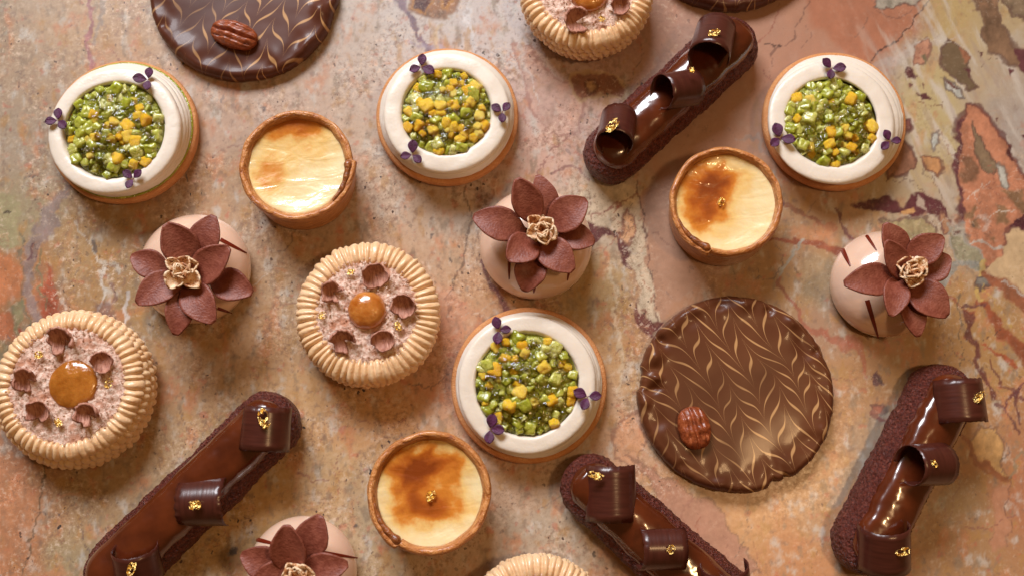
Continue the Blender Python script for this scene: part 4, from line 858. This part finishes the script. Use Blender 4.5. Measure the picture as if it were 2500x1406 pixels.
# ------------------------------------------------------------------ eclairs
def eclair(p0, p1, w0, w1, curls, golds, label, seed, gshift=0.0, gw=.74):
    A = P(*p0); B = P(*p1); mid = (A + B) / 2; root = empty('chocolate_eclair', mid, label, 'eclair', 'chocolate eclairs with curls and gold leaf')
    d = (B - A); L = np.linalg.norm(d); ang = math.atan2(d[1], d[0]); ex = d / L; ey = np.array([-ex[1], ex[0], 0])
    nu, nv = 150, 72; H = 1.02
    # arc parameter: end caps sampled by angle
    capn = 26
    xs = np.concatenate([-L / 2 - w0 * np.cos(np.linspace(0, np.pi / 2, capn)), np.linspace(-L / 2, L / 2, nu - 2 * capn + 2)[1:-1], L / 2 + w1 * np.sin(np.linspace(0, np.pi / 2, capn))])
    def half(x, k=1.0):
        w = w0 + (w1 - w0) * np.clip((x + L / 2) / L, 0, 1)
        ov = np.where(x < -L / 2, (-L / 2 - x) / w0, np.where(x > L / 2, (x - L / 2) / w1, 0))
        return w, np.sqrt(np.clip(1 - np.clip(ov, 0, 1) ** 2.2, 0, 1))
    w, c = half(xs); w = w[:, None]; c = c[:, None]
    ph = (np.arange(nv) / nv * 2 * np.pi)[None, :]
    X = xs[:, None] + 0 * ph
    sg = np.sign(np.sin(ph)) * np.abs(np.sin(ph)) ** .85
    Y = w * c * np.sign(np.cos(ph)) * np.abs(np.cos(ph)) ** .8 + .04 * vnoise(X * .9, 0 * X, seed)
    zc = H * .42; Z = zc + np.where(sg > 0, (H - zc) * (.35 + .65 * c), zc * (.4 + .6 * c)) * sg * (c > .0)
    Z = np.where(c < .02, zc, Z)
    u = X; v = ph * w * .9 + 0 * X
    dsp = .022 * vnoise(u * 6, v * 6, seed) + .045 * np.abs(vnoise(u * 13, v * 13, seed + 1)) + .03 * vnoise(u * 2, v * 2, seed + 2)
    nY = np.cos(ph); nZ = np.sin(ph)
    Y = Y + dsp * nY; Z = np.maximum(Z + dsp * nZ, 0.0)
    V = X[..., None] * ex + Y[..., None] * ey + Z[..., None] * np.array([0, 0, 1.0])
    surf('choux_body', V[:, ::-1], MT['choux'], root)
    # poured glaze: a thick skin on top
    nx, ny = 120, 33
    gx0 = -L / 2 - w0 * .70; gx1 = L / 2 + w1 * .70
    tt = (1 - np.cos(np.linspace(0, np.pi, nx))) / 2; gx = (gx0 + (gx1 - gx0) * tt)[:, None]; psi = np.sin(np.linspace(-np.pi / 2, np.pi / 2, ny))[None, :]
    end = np.minimum(gx - gx0, gx1 - gx) / (w0 * .72); cap = np.sqrt(np.clip(1 - (1 - np.clip(end, 0, 1)) ** 2.3, 0, 1))
    wg = (w0 + (w1 - w0) * np.clip((gx + L / 2) / L, 0, 1)) * gw * cap
    edge = 1 + .07 * vnoise(gx * 1.6 + 7 * np.sign(psi), 0 * psi, seed + 9) + .03 * vnoise(gx * 4 + 3 * np.sign(psi), 0 * psi, seed + 8)
    yy = wg * psi * edge + gshift; w_, c_ = half(gx); ratio = np.clip(np.abs(yy) / (w_ * np.maximum(c_, .05)), 0, .985)
    zt = zc + (H - zc) * (.35 + .65 * c_) * (1 - ratio ** 2.35) ** .42
    th = (.15 * (1 - np.abs(psi) ** 9) + .05 * (1 - psi ** 2)) * np.clip(cap * 1.3, 0, 1) + .01
    gz = zt + th + .012 * vnoise(gx * 1.4, psi * 1.2, seed + 5)
    G = (gx + 0 * psi)[..., None] * ex + yy[..., None] * ey + gz[..., None] * np.array([0, 0, 1.0])
    surf('chocolate_glaze', G[:, ::-1], MT['ganache'], root, wrap=False, solid=.03)
    for i, (cx, cy, axis, rad, ln, a0, a1, zc_, pitch) in enumerate(curls):
        nn, mm = 40, 8
        a = np.radians(np.linspace(a0, a1, nn))[:, None]; s = np.linspace(-.5, .5, mm)[None, :]
        rr = rad * (1 - .20 * (a - a[0]) / (2 * np.pi)) * (1 + .05 * s * (1 if i % 2 else -1))
        jag = .05 * vnoise(a * 5, 3. + i + 0 * a, seed + i) + .03 * vnoise(a * 15, 9. + i + 0 * a, seed + i)
        Xc = ln * s * (1 + jag); Yc = rr * np.cos(a) + 0 * s; Zc = rr * np.sin(a) + 0 * s
        Mx = np.array(Matrix.Rotation(R(axis), 3, 'Z') @ Matrix.Rotation(R(-pitch), 3, 'Y'))
        Vc = np.stack([Xc + 0 * Yc, Yc, Zc], -1)
        o = surf('chocolate_curl', Vc, MT['curl'], root, wrap=False, solid=.022)
        o.location = P(cx, cy, zc_) - mid; o.rotation_euler = Matrix(Mx.tolist()).to_euler()
    for i, (gx_, gy_, s, z) in enumerate(golds):
        crumple('gold_leaf', P(gx_, gy_, z) - mid, s * .95, seed * 9 + i, root, i * 1.3 + seed, (1.5, .9, 1.25)[i % 3])
# curls: centre px, axis angle, radius, length, arc start/end (90 = top), centre z, pitch
eclair((1493, 388), (1765, 137), .72, .74, [
    (1508, 318, 72, .46, .95, -60, 215, 1.36, -28), (1655, 222, 12, .47, .95, -80, 225, 1.38, -26), (1742, 106, 66, .52, 1.10, -70, 190, 1.40, -24)],
    [(1494, 308, .17, 1.98), (1689, 172, .10, 1.90), (1743, 82, .15, 2.0)],
    'chocolate eclair at the top right with three tall overlapping curls, above the burnt custard tart', 51, .0)
eclair((310, 1385), (664, 1040), .76, .76, [
    (650, 1045, 80, .60, 1.0, 40, 185, .95, 4), (503, 1226, -4, .56, 1.06, 10, 175, .95, 4), (338, 1372, 88, .54, .75, -30, 200, 1.2, 26)],
    [(645, 1022, .20, 1.62), (477, 1232, .18, 1.56), (322, 1388, .15, 1.78)],
    'long chocolate eclair at the bottom left, its glaze mostly bare between three spaced curls', 52, .02, .75)
eclair((1443, 1188), (1745, 1462), .74, .84, [
    (1492, 1200, 84, .62, 1.25, 20, 160, .90, 5), (1612, 1338, -6, .50, 1.0, 30, 215, 1.15, -8), (1776, 1420, 92, .56, .85, -30, 200, 1.25, 24)],
    [(1455, 1160, .15, 1.62), (1638, 1340, .14, 1.72)],
    'chocolate eclair running off the bottom edge, below the large feathered chocolate tart', 53, 0, .74)
eclair((2098, 1316), (2272, 972), .76, .76, [
    (2338, 980, 86, .62, .98, 15, 165, 1.0, 0), (2262, 1136, -4, .50, .98, -75, 215, 1.44, -24), (2160, 1328, 88, .60, 1.02, -25, 185, 1.12, 24)],
    [(2390, 968, .14, 1.58), (2278, 1131, .13, 1.95), (2203, 1345, .16, 1.66)],
    'chocolate eclair at the lower right with rough crust bared along its left side', 54, -.12, .74)

# ------------------------------------------------------------------ feathered chocolate tarts
def pecan(parent, c, L, Wd, ang, seed):
    th = np.linspace(.001, np.pi - .001, 60)[:, None]; ph = np.linspace(0, 2 * np.pi, 72, endpoint=False)[None, :]
    x = np.cos(th) + 0 * ph; y = np.sin(th) ** .75 * np.cos(ph); z = np.sin(th) ** .75 * np.sin(ph)
    yw = y + .03 * np.sin(x * 6 + seed); gro = .60 * np.exp(-(yw / .09) ** 2) + .30 * (np.exp(-((np.abs(yw) - .50) / .05) ** 2)) + .08 * np.cos(x * 11 + seed) * np.exp(-((np.abs(y) - .5) / .3) ** 2)
    wig = .05 * vnoise(x * 3 + seed, y * 2, seed) + .03 * vnoise(x * 8, y * 5, seed + 1)
    f = 1 - (gro * sstep(-.1, .3, z)) + wig
    V = np.stack([x * L * (1 + .04 * wig), y * Wd * (1 + wig * .5) * (1 - .12 * np.exp(-(x) ** 2 * 0)), z * Wd * .62 * f], -1)
    c_, s_ = math.cos(ang), math.sin(ang); M = np.array([[c_, -s_, 0], [s_, c_, 0], [0, 0, 1]])
    return surf('pecan_half', V @ M.T + np.asarray(c), MT['pecan'], parent)
def disc(px, py, Rd, notches, bumps, mat, nut, label, seed):
    base = P(px, py); root = empty('feathered_chocolate_tart', base, label, 'chocolate tart', 'flat chocolate tarts with feathered icing')
    nph, H = 360, .42
    ph = (np.arange(nph) / nph * 2 * np.pi)[None, :]
    e = 1 + .010 * vnoise(ph * 5, 0 * ph, seed) + .007 * vnoise(ph * 17, 0 * ph, seed + 1)
    for (a, dpt, wd) in notches:
        dd = (ph - R(a) + np.pi) % (2 * np.pi) - np.pi; e = e - dpt * np.exp(-(dd / wd) ** 4)
    ks = np.concatenate([[.0, .55, .965], 1 - .035 * np.array([0.3, 0]), [1.0]])
    rows = []
    for (k, z) in [(.0, 0), (.97, 0), (.992, .03), (1.0, .10), (1.0, .20), (.994, .29), (.98, .35), (.962, .385)]:
        rows.append((k, z))
    for k in np.linspace(.945, .003, 60): rows.append((k, .405))
    k = np.array([r_[0] for r_ in rows])[:, None]; z = np.array([r_[1] for r_ in rows])[:, None] + 0 * ph
    r = np.maximum(k, .002) * Rd * e; x, y = r * np.cos(ph), r * np.sin(ph)
    topm = sstep(.25, .40, z)
    rim = np.exp(-((k - .86) / .10) ** 2); z = z + topm * rim * (.05 * vnoise(ph * 4.5, k * 3, seed + 4))
    for (a, rr_, amp, s1, s2) in bumps:
        dd = (ph - R(a) + np.pi) % (2 * np.pi) - np.pi
        z = z + topm * amp * np.exp(-(dd / s1) ** 2 - ((k - rr_) / s2) ** 2)
    z = z + topm * .012 * vnoise(x * .8, y * .8, seed)
    V = np.stack([x, y, np.maximum(z, 0)], -1)
    surf('chocolate_coating', V, mat, root)
    if nut:
        nx, ny, L_, W_, a_ = nut; pecan(root, P(nx, ny, .50) - base, L_, W_, R(a_), seed)
dm1 = mk_disc(.36, .50, .46, .58, 0.0, (lin(84, 44, 25), lin(102, 58, 35)))
dm2 = mk_disc(-.25, .50, .52, .50, R(12), (lin(76, 40, 27), lin(90, 50, 36)))
disc(1790, 961, 2.33, [(163, .03, .07), (169, .025, .04), (284, .045, .06), (290, .02, .10), (293, .03, .03), (14, .012, .1)],
     [(150, .90, .13, .10, .07), (138, .93, -.16, .05, .06), (126, .92, .12, .10, .07), (163, .86, .12, .05, .06), (171, .86, -.12, .05, .07), (180, .93, .08, .06, .05), (108, .93, .08, .1, .06), (92, .92, -.08, .08, .06), (76, .92, .09, .08, .06), (60, .92, -.10, .05, .05), (44, .93, .07, .08, .05), (20, .93, -.07, .04, .05), (330, .93, .06, .07, .05), (250, .93, .06, .1, .05), (225, .94, -.06, .05, .05)],
     dm1, (1695, 1044, .50, .43, 97), 'large feathered chocolate tart shown whole, right of centre, with an upright pecan', 61)
disc(603, -12, 2.40, [(338, .02, .1)], [(335, .88, .11, .1, .07), (350, .88, -.11, .08, .08), (5, .86, .10, .08, .08), (220, .92, .06, .12, .06), (200, .92, -.06, .06, .06), (310, .93, .05, .1, .05), (285, .93, -.05, .06, .05)], dm2, (572, 86, .60, .40, -25),
     'feathered chocolate tart cut by the top edge at the left, pale sheen, slanted pecan', 62)
disc(1772, -176, 2.40, [], [], dm2, None, 'feathered chocolate tart at the top edge above the eclair, only a dark rim sliver showing', 63)

# ------------------------------------------------------------------ to real size
for o in scene.objects:
    if o.parent is None and o.type in ('MESH', 'EMPTY'):
        o.scale = (S, S, S); o.location = Vector(o.location) * S
